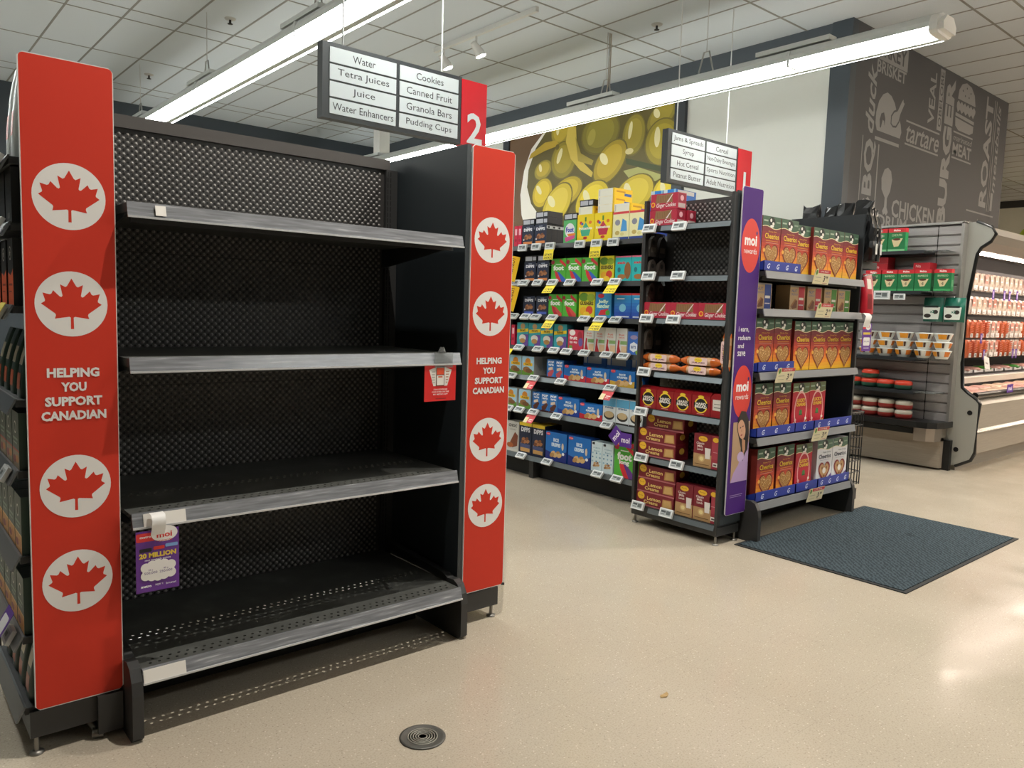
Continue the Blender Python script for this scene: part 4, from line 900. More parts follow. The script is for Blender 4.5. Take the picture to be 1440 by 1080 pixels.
def hb():
    mb = MB(); w_, h_, d_ = .132, .142, .09; c = mat('#96161f', .4)
    mb.box(-w_/2, 0, 0, w_/2, d_, h_*.86, c); mb.prism([(0, h_*.86), (d_, h_*.86), (d_*.75, h_), (d_*.25, h_)], 0, -w_/2, w_/2, c)
    A = front(mb, w_, h_); A.ell(.5, .44, .36, .36, '#f0cf3a', n=30); A.ell(.5, .44, .30, .30, '#151313', n=30); A.rect(.12, .34, .88, .55, '#151313'); A.txt('HARD', .5, .50, .11, '#f6f0ea', w=.56, bold=.03); A.txt('BREAD', .5, .38, .11, '#f6f0ea', w=.64, bold=.03); A.ell(.5, .80, .16, .07, '#f0cf3a')
    A.rect(.3, .06, .7, .09, '#d89a90')
    B = rside(mb, w_, h_, d_); B.rect(.15, .3, .85, .75, '#d9d4cc'); B.rect(.25, .4, .75, .44, '#7c7a76'); B.rect(.25, .55, .75, .58, '#7c7a76')
    return Proto(mb.build('bread_package'))
PR['hb'] = hb()
def biscuit_pack():
    L_, r = .292, .027; mb = MB(); n = 14; prof = []
    for j in range(n+1):
        q = j/n; rr = r*min(1, 3.6*min(q, 1-q)+.35); prof.append((q*L_-L_/2, rr))
    V = []; K = 12
    for x, rr in prof:
        flat = 1 if rr > r*.9 else .55
        for k in range(K):
            a = 2*PI*k/K; V.append((x, r+rr*1.1*math.cos(a)*flat*1.0, r+rr*math.sin(a)*(1.0 if flat == 1 else 1.15)))
    for j in range(n):
        c = '#cf6a2c' if (j < 3 or j > n-4) else ('#c9a07a' if j in (3, 4, n-5, n-4) else '#b9774a')
        mb.add(V[j*K:(j+2)*K], [(k, (k+1) % K, K+(k+1) % K, K+k) for k in range(K)], mat(c, .25), True)
    mb.add(V[:K], [tuple(range(K-1, -1, -1))], mat('#cf6a2c', .25)); mb.add(V[-K:], [tuple(range(K))], mat('#cf6a2c', .25))
    A = Art(mb, (-.065, -.0045, .006), (1, 0, 0), (0, 0, 1), .13, .045); A.rrect(.0, .0, 1, 1, .09, '#e6c8c4'); A.ell(.5, .68, .22, .11, '#f0cf3a'); A.txt('Purity', .5, .68, .16, '#8c2a22', w=.26); A.txt('JAM JAMS', .5, .3, .28, '#7a3a4a', w=.74, bold=.02)
    return Proto(mb.build('biscuit_pack'))
PR['b'] = biscuit_pack()
CKX = 3.862
def ck(p, y, z, s, cat, dx=0, tilt=None): PR[p].put((CKX+dx, y, z), FL, s, cat, 'packages in the cookie rack', tilt)
G_ = 'red ginger cookie box'
ck('g', 3.14, 1.901, G_+' on the top cookie shelf, lower of the front stack', 'cookie box'); ck('g', 3.137, 2.000, G_+' on the top cookie shelf, upper of the front stack', 'cookie box'); ck('g', 3.135, 1.901, G_+' on the top cookie shelf, behind the front stack', 'cookie box', .10)
for i, y in enumerate((3.142, 2.908, 2.745)):
    y = (3.143, 2.912, 2.742)[i] if i < 2 else 2.744
    y = 3.152-i*.2095
    ck('g', y, 1.331, G_+' with clear window on the third cookie shelf, %s from the left' % ORD[i], 'cookie box')
B_ = 'orange wrapped biscuit pack on the fourth cookie shelf'
for i, (y, z, s) in enumerate([(3.115, .997, 'left stack, lower'), (3.12, 1.052, 'left stack, upper'), (2.822, .997, 'right stack, lower'), (2.818, 1.052, 'right stack, upper')]): ck('b', y, z, B_+', '+s, 'biscuit pack')
PR['b'].put((3.856, 2.665, .998+.146), FL, B_+', standing on end at the right', 'biscuit pack', 'packages in the cookie rack', (0, math.radians(90), FL))
for i, y in enumerate((3.19, 3.055, 2.92, 2.785)): ck('hb', y, .756, 'red hard bread package with black disc, %s from the left' % ORD[i], 'bread package')
PR['hb'].put((3.93, 2.716, .756), PI, 'red hard bread package turned backwards beside the purple panel', 'bread package', 'packages in the cookie rack')
L_ = 'maroon lemon cream box'
ck('lc', 3.105, .448, L_+' on the sixth cookie shelf, bottom of the stack', 'cookie box'); ck('lc', 3.105, .537, L_+' on the sixth cookie shelf, middle of the stack', 'cookie box'); ck('lc', 3.07, .626, L_+' on the sixth cookie shelf, set back on top of the stack', 'cookie box', .03)
for i in range(3): ck('lc', 3.10-.004*i, .123+i*.089, L_+' on the lowest cookie shelf, '+('bottom', 'middle', 'top')[i]+' of the stack', 'cookie box')
ck('ml', 2.755, .448, 'maroon and tan milk biscuit box on the sixth cookie shelf', 'cookie box'); ck('ml', 2.872, .123, 'maroon and tan milk biscuit box on the lowest cookie shelf, nearer the stack', 'cookie box'); ck('ml', 2.738, .123, 'maroon and tan milk biscuit box on the lowest cookie shelf, nearer the purple panel', 'cookie box')
def side_turned(): 
    mb = MB(); mb.box(-.037, 0, 0, .037, .128, .20, mat('#99303f', .42)); A = front(mb, .074, .20); A.rect(.12, .3, .88, .8, '#a83c4b'); A.ell(.5, .88, .28, .2, '#eebc34'); A.rect(.3, .08, .75, .2, '#e2dcd8'); A.rect(.38, .11, .66, .16, '#55504c'); A.rect(.3, .5, .7, .52, '#c98a90')
    return Proto(mb.build('cookie_box'))
PR['ms'] = side_turned()
ck('ms', 2.665, .448, 'narrow red side of a milk biscuit box on the sixth cookie shelf', 'cookie box'); ck('ms', 2.668-.03+.005, .123, 'narrow red side of a milk biscuit box on the lowest cookie shelf', 'cookie box') if False else ck('ms', 2.634+.025, .123, 'narrow red side of a milk biscuit box on the lowest cookie shelf', 'cookie box', .0)
# ================================================================== AISLE ONE GONDOLA
t = tag(empty('aisle_shelving', (0, 0, 0)), 'long black aisle shelving full of snacks behind the cookie rack', 'shelving'); AG = t
AZ = [1.868, 1.578, 1.316, 1.068, .832, .560, .186]
mb = MB(); mb.box(4.72, 3.2, 0, 4.80, 6.2, 1.95, STEEL2); mb.build('back_panel', t)
for y in (3.3, 4.42, 5.52):
    mb = MB(); mb.box(4.68, y-.015, 0, 4.72, y+.015, 2.0, STEEL); mb.build('upright', t)
mb = MB(); mb.box(4.24, 3.2, 0, 4.26, 6.2, .135, DARK)
mb.build('kick_plate', t)
mb = MB(); mb.box(4.17, 4.60, 0, 4.72, 4.65, .16, STEEL); mb.build('base_bracket', t)
for k, z in enumerate(AZ):
    mb = MB(); mb.box(4.138, 3.2, z-.03, 4.72, 6.2, z, STEEL2); o = mb.build('shelf' if k < 6 else 'base_deck', t)
    mb = MB(); lip(mb, 3.2, 6.2, 4.136, z+.002, 1, h=.036, slope=.012, m=mat('#1b1c1d', .35) if k < 4 else mat('#7b8286', .3, .5)); mb.build('price_channel', o)
TG = [(1.85, [4.74, 4.58, 4.42, 4.10, 3.93, 3.77]), (1.572, [4.82, 4.71, 4.55, 4.38, 4.19, 3.91, 3.74]), (1.305, [4.83, 4.68, 4.56, 4.37, 4.03, 3.87, 3.72]), (1.055, [4.75, 4.52, 4.34, 4.2, 4.01, 3.79, 3.63]),
      (.822, [4.83, 4.56, 4.25, 3.74]), (.552, [4.86, 4.72, 4.55, 4.28, 3.76]), (.182, [4.68, 4.37, 3.83, 3.64])]
for k, (z, ys) in enumerate(TG):
    for y in ys: put_esl(AG, 4.105, y, z, [-10, -35, -45, -45, -45, -45, -45][k], s=1.35)
def talker(p, y, z, tilt, s, rot=0): PR[p].put((4.098, y, z), FL, s, 'price card', 'coloured price cards on the snack shelves', (math.radians(tilt), 0, FL+rot))
def card(c, art, w_=.105, h_=.085):
    mb = MB(); mb.box(-w_/2, -.0015, -h_, w_/2, 0, 0, mat(c, .5)); A = Art(mb, (-w_/2, -.0015, -h_), (1, 0, 0), (0, 0, 1), w_, h_); art(A); return Proto(mb.build('price_card'))
def a_buy(A): A.txt('BUY MORE', .5, .45, .22, '#3b3a1a', w=.8, bold=.02); A.txt('SAVE MORE', .5, .18, .22, '#3b3a1a', w=.86, bold=.02)
PR['buy'] = card('#f3dd2c', a_buy)
PR['sale'] = card('#d8434a', lambda A: (A.rect(0, 0, .4, .6, '#efe0b0'), A.rect(.5, .35, .9, .45, '#f4d8d4'), A.rect(.5, .18, .8, .26, '#f4d8d4')))
for p, y, z, ti, s in [('buy', 4.42, 1.83, -8, 'yellow multibuy card on the top snack shelf, farther'), ('buy', 3.93, 1.83, -8, 'yellow multibuy card on the top snack shelf, nearer'), ('buy', 4.38, 1.555, -40, 'yellow multibuy card on the second snack shelf, farther'), ('buy', 3.74, 1.555, -40, 'yellow multibuy card on the second snack shelf, nearer'),
                       ('buy', 4.37, 1.29, -40, 'yellow multibuy card on the third snack shelf, farther'), ('buy', 3.87, 1.29, -40, 'yellow multibuy card on the third snack shelf, nearer'), ('buy', 4.86, 1.04, -40, 'yellow multibuy card on the fourth snack shelf'),
                       ('sale', 4.56, .805, -40, 'red sale card on the fifth snack shelf, farther'), ('sale', 3.74, .805, -40, 'red sale card on the fifth snack shelf, nearer'), ('sale', 4.55, .535, -40, 'red sale card on the sixth snack shelf')]: talker(p, y, z, ti, s)
mb = MB(); mb.box(-.05, -.0015, -.1, .05, 0, .1, mat('#f2c01f', .5)); A = Art(mb, (-.05, -.0015, -.1), (1, 0, 0), (0, 0, 1), .1, .2); A.txt('LOW PRICE', .5, .5, .3, '#7a2a14', w=.8, bold=.02, rot=-1)
PR['low'] = Proto(mb.build('price_card'))
PR['low'].put((4.05, 4.80, 1.685), FL, 'yellow low price flag sticking out above the second snack shelf', 'price card', None, (0, math.radians(12), FL+.5)); PR['low'].put((4.05, 4.80, 1.45), FL, 'yellow low price flag sticking out above the third snack shelf', 'price card', None, (0, math.radians(14), FL+.5))
mb = MB(); mb.box(-.055, -.0015, -.05, .055, 0, .05, mat('#5b2f96', .5)); A = Art(mb, (-.055, -.0015, -.05), (1, 0, 0), (0, 0, 1), .11, .1); A.txt('moi', .5, .5, .4, '#efe8f6', w=.7, bold=.03); PR['moi'] = Proto(mb.build('price_card'))
PR['moi'].put((4.10, 3.66, .49), FL, 'tilted purple rewards card below the sixth snack shelf', 'price card', 'purple rewards cards', (0, math.radians(-50), FL)); PR['moi'].put((4.10, 3.57, .47), FL, 'upright purple rewards card below the sixth snack shelf', 'price card', 'purple rewards cards')
# snack boxes
def clus(A, cx, cy, c='#7a4a2c', c2='#a86f44', s=1):
    for dx, dy, k in [(-.16, .03, 0), (.12, .05, 1), (-.02, -.05, 0), (.22, -.03, 0), (-.22, -.06, 1)]: A.ell(cx+dx*s, cy+dy*s, .14*s, .09*s, c if k else c2, .4)
def a_dipps(lo):
    def f(A): A.rect(0, 0, 1, 1, '#1d2740'); A.txt('DiPPS', .5, .78, .15, '#e6e8ee', w=.72, bold=.05); A.rect(.35, .89, .65, .92, '#9aa2b4'); clus(A, .5, .44); A.rect(.12, .08, .88, .2, lo); A.ell(.16, .3, .06, .05, '#d8d8dc')
    return f
def s_dip(B): B.rect(0, .78, 1, .92, '#c9c9cb'); B.rect(.2, .8, .6, .9, '#2a2a2e')
def a_foot(c1='#d8323a', c2='#2f62c0', t_='foot'):
    def f(A): A.rect(0, 0, 1, 1, '#53b53a'); A.poly([(.3, .45), (.55, .42), (1, .12), (1, 0), (.72, 0), (.42, .3)], c2); A.poly([(.22, .5), (.42, .42), (.75, 0), (.5, 0), (.3, .25)], c1); A.poly([(.6, 1), (1, .75), (1, .62), (.55, .86)], c1); A.txt(t_, .5, .6, .22, '#f2f6f0', w=.72, bold=.05); A.ell(.1, .84, .12, .1, '#a32436'); A.rect(.3, .74, .7, .77, '#e8f0e4')
    return f
def a_yel(txt, tc):
    def f(A): A.rect(0, 0, 1, 1, '#f0d51c'); A.poly([(.2, .42), (.5, .72), (.8, .42), (.72, .22), (.28, .22)], tc); A.txt(txt, .5, .5, .10, '#f4f0e2', w=.8, bold=.04); A.ell(.22, .7, .08, .07, '#d8323a'); A.ell(.3, .66, .07, .06, '#3a62b8'); A.ell(.78, .7, .09, .07, '#e07a24'); A.ell(.5, .15, .12, .06, '#c8382c'); A.rect(.45, .74, .55, .9, '#5a8a34')
    return f
def a_gush(A): A.rect(0, 0, 1, 1, '#d9cf2a'); A.ell(.3, .8, .3, .2, '#5f8a2a'); A.ell(.75, .78, .25, .18, '#8aa32c'); A.txt('GUSHERS', .5, .55, .15, '#4a3a14', w=.86, bold=.05); A.ell(.3, .25, .22, .18, '#e8b020'); A.ell(.68, .28, .22, .2, '#d8452c'); A.ell(.5, .12, .2, .12, '#f0c832')
def a_teal(A): A.rect(0, 0, 1, 1, '#25b5b6'); A.rect(0, .94, 1, 1, '#e06a8a'); A.txt('snacks', .38, .74, .11, '#c8323a', w=.5, bold=.04); A.ell(.78, .42, .2, .4, '#8a5a30'); A.ell(.42, .18, .26, .12, '#a8703c'); A.ell(.25, .45, .1, .12, '#1b6f78')
def a_blue(A): grad(A, [(0, '#1f3fa8'), (.6, '#2a7cc8'), (1, '#3fb0d8')], 8); A.rect(0, .92, 1, 1, '#d8434a'); A.rect(.15, .76, .6, .8, '#e6f0e8'); A.ell(.5, .42, .2, .18, '#7fc4e0'); A.rect(.1, .05, .9, .1, '#d8e0f0')
def a_jolly(A): A.rect(0, 0, 1, 1, '#2f8ac0'); A.txt('Jolly', .5, .62, .16, '#d8f0d0', w=.66, bold=.05); A.txt('Rancher', .5, .46, .16, '#d8f0d0', w=.8, bold=.05); A.poly([(.2, .1), (.7, .12), (.85, .36), (.35, .3)], '#d8323a'); A.ell(.35, .85, .2, .1, '#c8283a'); A.ell(.8, .2, .14, .12, '#4aa83a')
def a_yb(A): A.rect(0, 0, 1, 1, '#efe9b4'); A.rect(0, 0, 1, .1, '#2f4a94'); A.rect(0, .92, 1, 1, '#d8434a'); A.ell(.3, .62, .16, .14, '#8f8f9c'); A.poly([(.5, .3), (.6, .75), (.85, .65), (.9, .3)], '#4a9ad8'); A.ell(.3, .25, .14, .1, '#c8b060'); A.ell(.6, .2, .12, .08, '#e0d890')
def a_bear(A): A.rect(0, 0, 1, 1, '#3aa7b4'); A.rect(.5, 0, 1, .5, '#6a4a9a'); A.ell(.5, .85, .2, .16, '#c8a070'); A.poly([(0, .55), (1, .62), (1, .76), (0, .70)], '#f0d028'); A.txt('PAWS', .5, .66, .1, '#4a3a14', w=.5, bold=.04); A.ell(.5, .34, .3, .2, '#e8e4da'); A.ell(.5, .22, .25, .14, '#b98a50')
def a_ftg(A): A.rect(0, 0, 1, 1, '#cf3a52'); A.ell(.28, .86, .2, .14, '#f0e8e6'); A.txt('fruit', .36, .6, .18, '#f6ecea', w=.5, bold=.04); A.txt('to go', .36, .36, .16, '#f6ecea', w=.5, bold=.04); A.ell(.78, .7, .16, .22, '#a82c3a'); A.ell(.84, .4, .14, .2, '#6a5aa0'); A.ell(.2, .14, .12, .08, '#7ab04a')
def a_straw(A): A.rect(0, 0, 1, 1, '#d9d8d4'); A.txt('fruit', .5, .74, .08, '#d8604a', w=.5, bold=.02); A.txt('twists', .5, .64, .08, '#d8604a', w=.55); A.rect(.4, .36, 1, .5, '#8ab070'); A.poly([(.08, .0), (.2, .55), (.34, .5), (.3, .3), (.5, 0)], '#b8202c'); A.rect(.5, 0, 1, .3, '#e0c09a')
def a_bg(A): A.rect(0, 0, 1, 1, '#3c6cc0'); A.poly([(.2, .2), (.5, .1), (.8, .2), (.8, .45), (.5, .55), (.2, .45)], '#e6ecf4'); A.ell(.5, .75, .3, .14, '#9a8cb0'); A.ell(.85, .1, .2, .14, '#7aa83a'); A.txt('BITS', .5, .32, .12, '#2c4a90', w=.4, bold=.03)
def a_oat(A): A.rect(0, 0, 1, 1, '#a8cfe6'); A.rect(0, 0, 1, .25, '#6a9a3c'); A.ell(.5, .72, .22, .2, '#d88a2c'); A.rrect(.12, .5, .88, .66, .05, '#f0c020'); A.txt('OATS', .5, .58, .1, '#5a3414', w=.5, bold=.04); A.ell(.4, .3, .3, .16, '#9a6a3c'); A.ell(.6, .24, .28, .12, '#7b5230')
def a_pop(c): 
    def f(A): A.rect(0, 0, 1, 1, '#2f78c4'); A.txt('POP', .5, .86, .14, '#f2f6fa', w=.72, bold=.05); A.txt('tarts', .5, .72, .11, '#f2f6fa', w=.66, bold=.04); A.poly([(.1, .25), (.7, .5), (.9, .4), (.6, .1), (.2, .08)], c); A.poly([(.2, .55), (.7, .62), (.75, .48), (.2, .40)], '#e6d0b8'); A.rect(0, 0, 1, .08, '#4a2418')
    return f
def a_rk(bot):
    def f(A): A.rect(0, 0, 1, 1, '#1d6fc0'); A.poly([(0, 0), (1, 0), (1, .4), (.6, .22), (0, .34)], bot); A.ell(.12, .92, .1, .05, '#d8283a'); A.txt("Kellogg's", .12, .92, .05, '#f8f0f0', w=.16); A.txt('RICE', .5, .74, .13, '#dcecf8', w=.26, bold=.05); A.txt('KRISPIES', .5, .57, .13, '#dcecf8', w=.42, bold=.05); clus(A, .5, .25, '#b98a50', '#d8b27a', .8); A.ell(.85, .3, .06, .05, '#f0f0f4'); A.ell(.82, .55, .05, .12, '#d8c8b0')
    return f
def a_mini(A): A.rect(0, 0, 1, 1, '#dfe6ea'); A.rect(0, .66, 1, .98, '#5fb0dc'); A.txt('minis', .5, .62, .09, '#3c6a9a', w=.66, bold=.03); A.ell(.5, .3, .42, .26, '#2b2a2a'); A.ell(.5, .34, .36, .2, '#cdb48a'); A.rect(0, 0, 1, .06, '#3a3a3c')
def a_choc(A): A.rect(0, 0, 1, 1, '#c9c6c0'); A.txt('CHOC', .5, .86, .1, '#3a3836', w=.7, bold=.05); A.txt('CHUNKS', .5, .73, .05, '#6a6660', w=.5); A.poly([(.3, .3), (.7, .66), (.95, .55), (.9, .2), (.5, .12)], '#7a4028'); A.ell(.3, .2, .28, .14, '#a85a2c'); A.rect(0, 0, 1, .08, '#d8d4cc')
def a_dt(A): a_dipps('#c89a5c')(A); A.rect(0, .90, 1, 1, '#e8c832'); A.rect(.1, .2, .9, .32, '#46507a')
def a_dots(A): 
    A.rect(0, 0, 1, 1, '#cfe0e6'); A.rrect(.06, .9, .3, .98, .03, '#2a2c30'); A.txt('organic', .5, .8, .06, '#4a8aa0', w=.7); A.txt('bars', .5, .7, .06, '#4a8aa0', w=.5); clus(A, .5, .24, '#9a7048', '#c49a68', .9)
    for k in range(9): A.ell(.15+.35*(k % 3), .62-.14*(k//3), .07, .06, '#4a7a9a' if k % 2 else '#8ab8cc', 0, 10)
def a_fb(A): a_foot('#d8323a', '#6a3a8a', 'foot')(A); A.rect(0, .86, 1, 1, '#c8283a'); A.txt('FAMILY PACK', .5, .93, .06, '#f4e8e8', w=.7, bold=.02); A.txt('long', .5, .42, .16, '#f2f6f0', w=.5, bold=.05)
def a_loops(A): A.rect(0, 0, 1, 1, '#58b56a'); A.ell(.5, .55, .38, .4, '#e8e8f0'); A.txt('Foot', .5, .58, .22, '#3a4ab0', w=.62, bold=.05); A.poly([(.1, .25), (.9, .35), (.9, .2), (.2, .05)], '#e0559a'); A.poly([(.3, .4), (.95, .42), (.95, .33), (.4, .3)], '#f0902c')
def a_pink(A): A.rect(0, 0, 1, 1, '#d8284a'); A.rect(.2, .55, .8, .85, '#f0b8c4'); A.ell(.5, .3, .3, .3, '#b01838')
plain = lambda c, c2: (lambda A: (A.rect(0, 0, 1, 1, c), A.rect(.1, .3, .7, .8, c2)))
SP = {}
def sp(k, name, w, h, d, base, art, side=None, top=None): SP[k] = box_art(name, w, h, d, base, art, side, top)
sp('pink', 'snack_box', .042, .165, .1, '#d8284a', a_pink)
sp('dipps', 'granola_box', .140, .162, .055, '#16181e', a_dipps('#e08a4a'), s_dip); sp('dippsb', 'granola_box', .140, .152, .055, '#16181e', a_dipps('#4a62c0'), s_dip)
sp('loops', 'fruit_snack_box', .134, .172, .08, '#58b56a', a_loops); sp('fs', 'fruit_snack_box', .170, .202, .08, '#f0d51c', a_yel('fruitsations', '#3fae8a')); sp('fs2', 'fruit_snack_box', .170, .202, .08, '#f0d51c', a_yel('fruitsations', '#c02c4a'))
sp('yb', 'fruit_snack_box', .150, .195, .08, '#efe9b4', a_yb); sp('foot', 'fruit_snack_box', .160, .178, .08, '#53b53a', a_foot()); sp('gush', 'fruit_snack_box', .136, .182, .08, '#c9bf2a', a_gush); sp('teal', 'fruit_snack_box', .148, .176, .08, '#25b5b6', a_teal)
sp('foot3', 'fruit_snack_box', .150, .168, .08, '#53b53a', a_foot('#c8283a', '#d8504a')); sp('gush3', 'fruit_snack_box', .160, .186, .08, '#c9bf2a', a_gush); sp('jolly', 'fruit_snack_box', .155, .186, .08, '#2f8ac0', a_jolly); sp('sponge', 'fruit_snack_box', .156, .178, .08, '#1f3fa8', a_blue)
sp('bear', 'snack_box', .138, .186, .08, '#3aa7b4', a_bear); sp('ftg', 'fruit_snack_box', .160, .15, .08, '#cf3a52', a_ftg); sp('straw', 'fruit_snack_box', .102, .178, .08, '#d9d8d4', a_straw); sp('bg', 'snack_box', .11, .16, .08, '#3c6cc0', a_bg)
sp('oat', 'granola_box', .146, .152, .09, '#c8c6c0', a_oat); sp('pop', 'pastry_box', .090, .145, .14, '#2f78c4', a_pop('#c8505a')); sp('popb', 'pastry_box', .094, .148, .14, '#2f78c4', a_pop('#5a2c1c'))
sp('rkr', 'rice_treat_box', .232, .116, .07, '#1d6fc0', a_rk('#c8283a')); sp('rky', 'rice_treat_box', .230, .116, .07, '#1d6fc0', a_rk('#d0a83c')); sp('rkb', 'rice_treat_box', .230, .138, .07, '#1d6fc0', a_rk('#1c3c94')); sp('mini', 'snack_box', .122, .184, .08, '#d6dde2', a_mini)
sp('choc', 'granola_box', .15, .25, .09, '#c9c6c0', a_choc); sp('dt', 'granola_box', .150, .258, .09, '#1d2436', a_dt, None, lambda C: C.rect(0, 0, 1, 1, '#e8c832')); sp('rkbig', 'rice_treat_box', .236, .226, .10, '#1c4c9c', a_rk('#1c2c7c')); sp('dots', 'snack_box', .105, .218, .09, '#cfe0e6', a_dots); sp('fb', 'fruit_snack_box', .188, .256, .10, '#53b53a', a_fb)
def a_lie(c, c2, t_=None):
    def f(A): A.rect(0, 0, 1, 1, c); A.rect(.06, .15, .62, .85, c2); A.rect(.68, .2, .95, .8, c2)
    return f
sp('lied', 'granola_box', .140, .048, .16, '#16181e', a_lie('#16181e', '#b8bac4')); sp('liey', 'fruit_snack_box', .156, .055, .19, '#f0c81c', lambda A: (A.rect(0, 0, 1, 1, '#e6e4d4'), A.rect(.05, .1, .1, .9, '#b8b8b0'), A.rect(.9, 0, 1, 1, '#f0c81c')), lambda B: (B.rect(0, 0, 1, 1, '#f0c41c'), B.rect(.55, .1, .95, .45, '#3a62a8'), B.rect(.1, .5, .6, .7, '#c89018')))
sp('lieb', 'rice_treat_box', .10, .06, .22, '#1d6fc0', lambda A: (A.rect(0, 0, 1, 1, '#2a84d8'), A.rect(0, 0, .32, 1, '#c8dce6'), A.rect(.86, 0, 1, 1, '#8cc8e8')), lambda B: (B.rect(0, .0, 1, 1, '#2260a8'), B.rect(.1, .5, .9, .95, '#b8b4b0')))
NM = {'pink': 'narrow pink snack box', 'dipps': 'navy granola box', 'dippsb': 'navy granola box', 'loops': 'green and pink fruit snack box', 'fs': 'yellow fruit snack box with green label', 'fs2': 'yellow fruit snack box with red label', 'yb': 'pale yellow and blue fruit snack box', 'foot': 'green fruit roll box', 'gush': 'yellow-green fruit snack box', 'teal': 'teal fruit snack box', 'foot3': 'green fruit roll box', 'gush3': 'yellow-green fruit snack box', 'jolly': 'blue and red fruit snack box', 'sponge': 'deep blue fruit snack box', 'bear': 'teal snack box with yellow band', 'ftg': 'pink fruit snack box', 'straw': 'white box with red twists', 'bg': 'blue snack box with white badge', 'oat': 'sky blue granola box', 'pop': 'blue and pink toaster pastry box', 'popb': 'blue and brown toaster pastry box', 'rkr': 'wide blue and red rice treat box', 'rky': 'wide blue and tan rice treat box', 'rkb': 'wide blue rice treat box', 'mini': 'white and blue snack box with bowl', 'choc': 'grey granola box with chocolate chunks', 'dt': 'tall navy granola box with yellow top', 'rkbig': 'large blue rice treat box', 'dots': 'pale box with blue dots', 'fb': 'large green and red fruit roll box', 'lied': 'black granola box lying flat', 'liey': 'yellow carton lying flat', 'lieb': 'blue carton lying flat'}
ROWN = ['top', 'second', 'third', 'fourth', 'fifth', 'sixth', 'bottom']
AIS = [[('pink', 4.885), ('pink', 4.838), ('dipps', 4.739), ('dipps', 4.590), ('loops', 4.262), ('fs', 4.098), ('fs2', 3.922), ('yb', 3.752), ('yb', 3.596)],
       [('dipps', 4.70), ('dipps', 4.548), ('foot', 4.37), ('foot', 4.205), ('foot', 4.038), ('gush', 3.868), ('teal', 3.712), ('teal', 3.560)],
       [('dippsb', 4.70), ('dippsb', 4.543), ('foot3', 4.393), ('foot3', 4.238), ('gush3', 4.055), ('jolly', 3.888), ('sponge', 3.702), ('sponge', 3.542)],
       [('pink', 4.885), ('bear', 4.765), ('bear', 4.620), ('bear', 4.476), ('bear', 4.325), ('ftg', 4.158), ('straw', 4.018), ('straw', 3.911), ('straw', 3.806), ('straw', 3.698), ('bg', 3.584)],
       [('oat', 4.842), ('oat', 4.689), ('pop', 4.416), ('pop', 4.322), ('rkr', 4.152), ('rkr', 3.914), ('rky', 3.676)],
       [('oat', 4.888), ('oat', 4.715), ('popb', 4.573), ('popb', 4.473), ('popb', 4.376), ('rkb', 4.208), ('rkr', 3.970), ('mini', 3.787), ('mini', 3.660), ('mini', 3.533)],
       [('choc', 4.851), ('dt', 4.691), ('dt', 4.535), ('rkbig', 4.328), ('rkbig', 4.074), ('dots', 3.893), ('dots', 3.782), ('fb', 3.622)]]
from collections import Counter
for r, items in enumerate(AIS):
    cnt = Counter(NM[k] for k, _ in items); seen = Counter()
    for k, y in items:
        s = NM[k]; lab = '%s, %s snack shelf' % (s, ROWN[r])
        if cnt[s] > 1: lab += ', %s such from left' % ORD[seen[s]]
        seen[s] += 1
        SP[k].put((4.156, y, AZ[r]+.001), FL, lab, 'snack box', 'boxes on the snack shelves')
# rows behind the front where the photograph shows their sides
for r, y, k, n in [(0, 4.590, 'dipps', 4), (0, 4.739, 'dipps', 2), (1, 4.548, 'dipps', 2), (2, 4.543, 'dippsb', 2), (4, 4.689, 'oat', 3), (5, 4.715, 'oat', 2), (6, 4.535, 'dt', 2)]:
    dpt = {'dipps': .057, 'dippsb': .057, 'oat': .092, 'dt': .092}[k]
    for i in range(1, n): SP[k].put((4.156+i*dpt, y, AZ[r]+.001), FL, '%s, %s snack shelf, %s behind the front box%s' % (NM[k], ROWN[r], ORD[i-1], ' at far left' if (r, y) == (0, 4.739) else ''), 'snack box', 'boxes on the snack shelves')
# boxes lying on top of others
for k, y, z, dx, s in [('lied', 4.739, 1.869+.163, 0, 'alone on the top snack shelf'), ('lied', 4.585, 1.869+.163, 0, 'lower of the pair on the top snack shelf'), ('lied', 4.585, 1.869+.212, 0, 'upper of the pair on the top snack shelf'), ('lied', 4.262, 1.869+.174, .0, 'above the green and pink box'),
                       ('liey', 4.10, 1.869+.203, 0, 'on the yellow box with green label'), ('lied', 4.10, 1.869+.26, .0, 'on the single yellow carton'),
                       ('liey', 3.905, 1.869+.203, 0, 'bottom of the three on the top snack shelf'), ('liey', 3.905, 1.869+.259, 0, 'middle of the three on the top snack shelf'), ('liey', 3.905, 1.869+.315, 0, 'topmost of the three on the top snack shelf'), ('liey', 3.745, 1.869+.197, 0, 'on the pale yellow and blue box'), 
                       ('lied', 4.70, 1.579+.163, 0, 'on the second snack shelf, left'), ('lied', 4.548, 1.579+.163, 0, 'on the second snack shelf, right')]:
    SP[k].put((4.16+dx, y, z), FL, '%s, %s' % (NM[k], s), 'snack box', 'boxes lying on the snack rows')
for i, (y, z) in enumerate([(3.40, 2.125), (3.34, 2.125)]): pass
sp('tallb', 'rice_treat_box', .22, .25, .20, '#1d6fc0', a_rk('#1c3c94'))
SP['tallb'].put((4.17, 3.40, AZ[0]+.001), FL, 'tall blue box hidden behind the top ginger cookie boxes', 'snack box', 'boxes on the snack shelves')
SP['lieb'].put((4.17, 3.452, AZ[0]+.252), FL, 'blue carton lying above the ginger cookie boxes, left one', 'snack box', 'boxes lying on the snack rows'); SP['lieb'].put((4.17, 3.345, AZ[0]+.252), FL, 'blue carton lying above the ginger cookie boxes, right one', 'snack box', 'boxes lying on the snack rows')
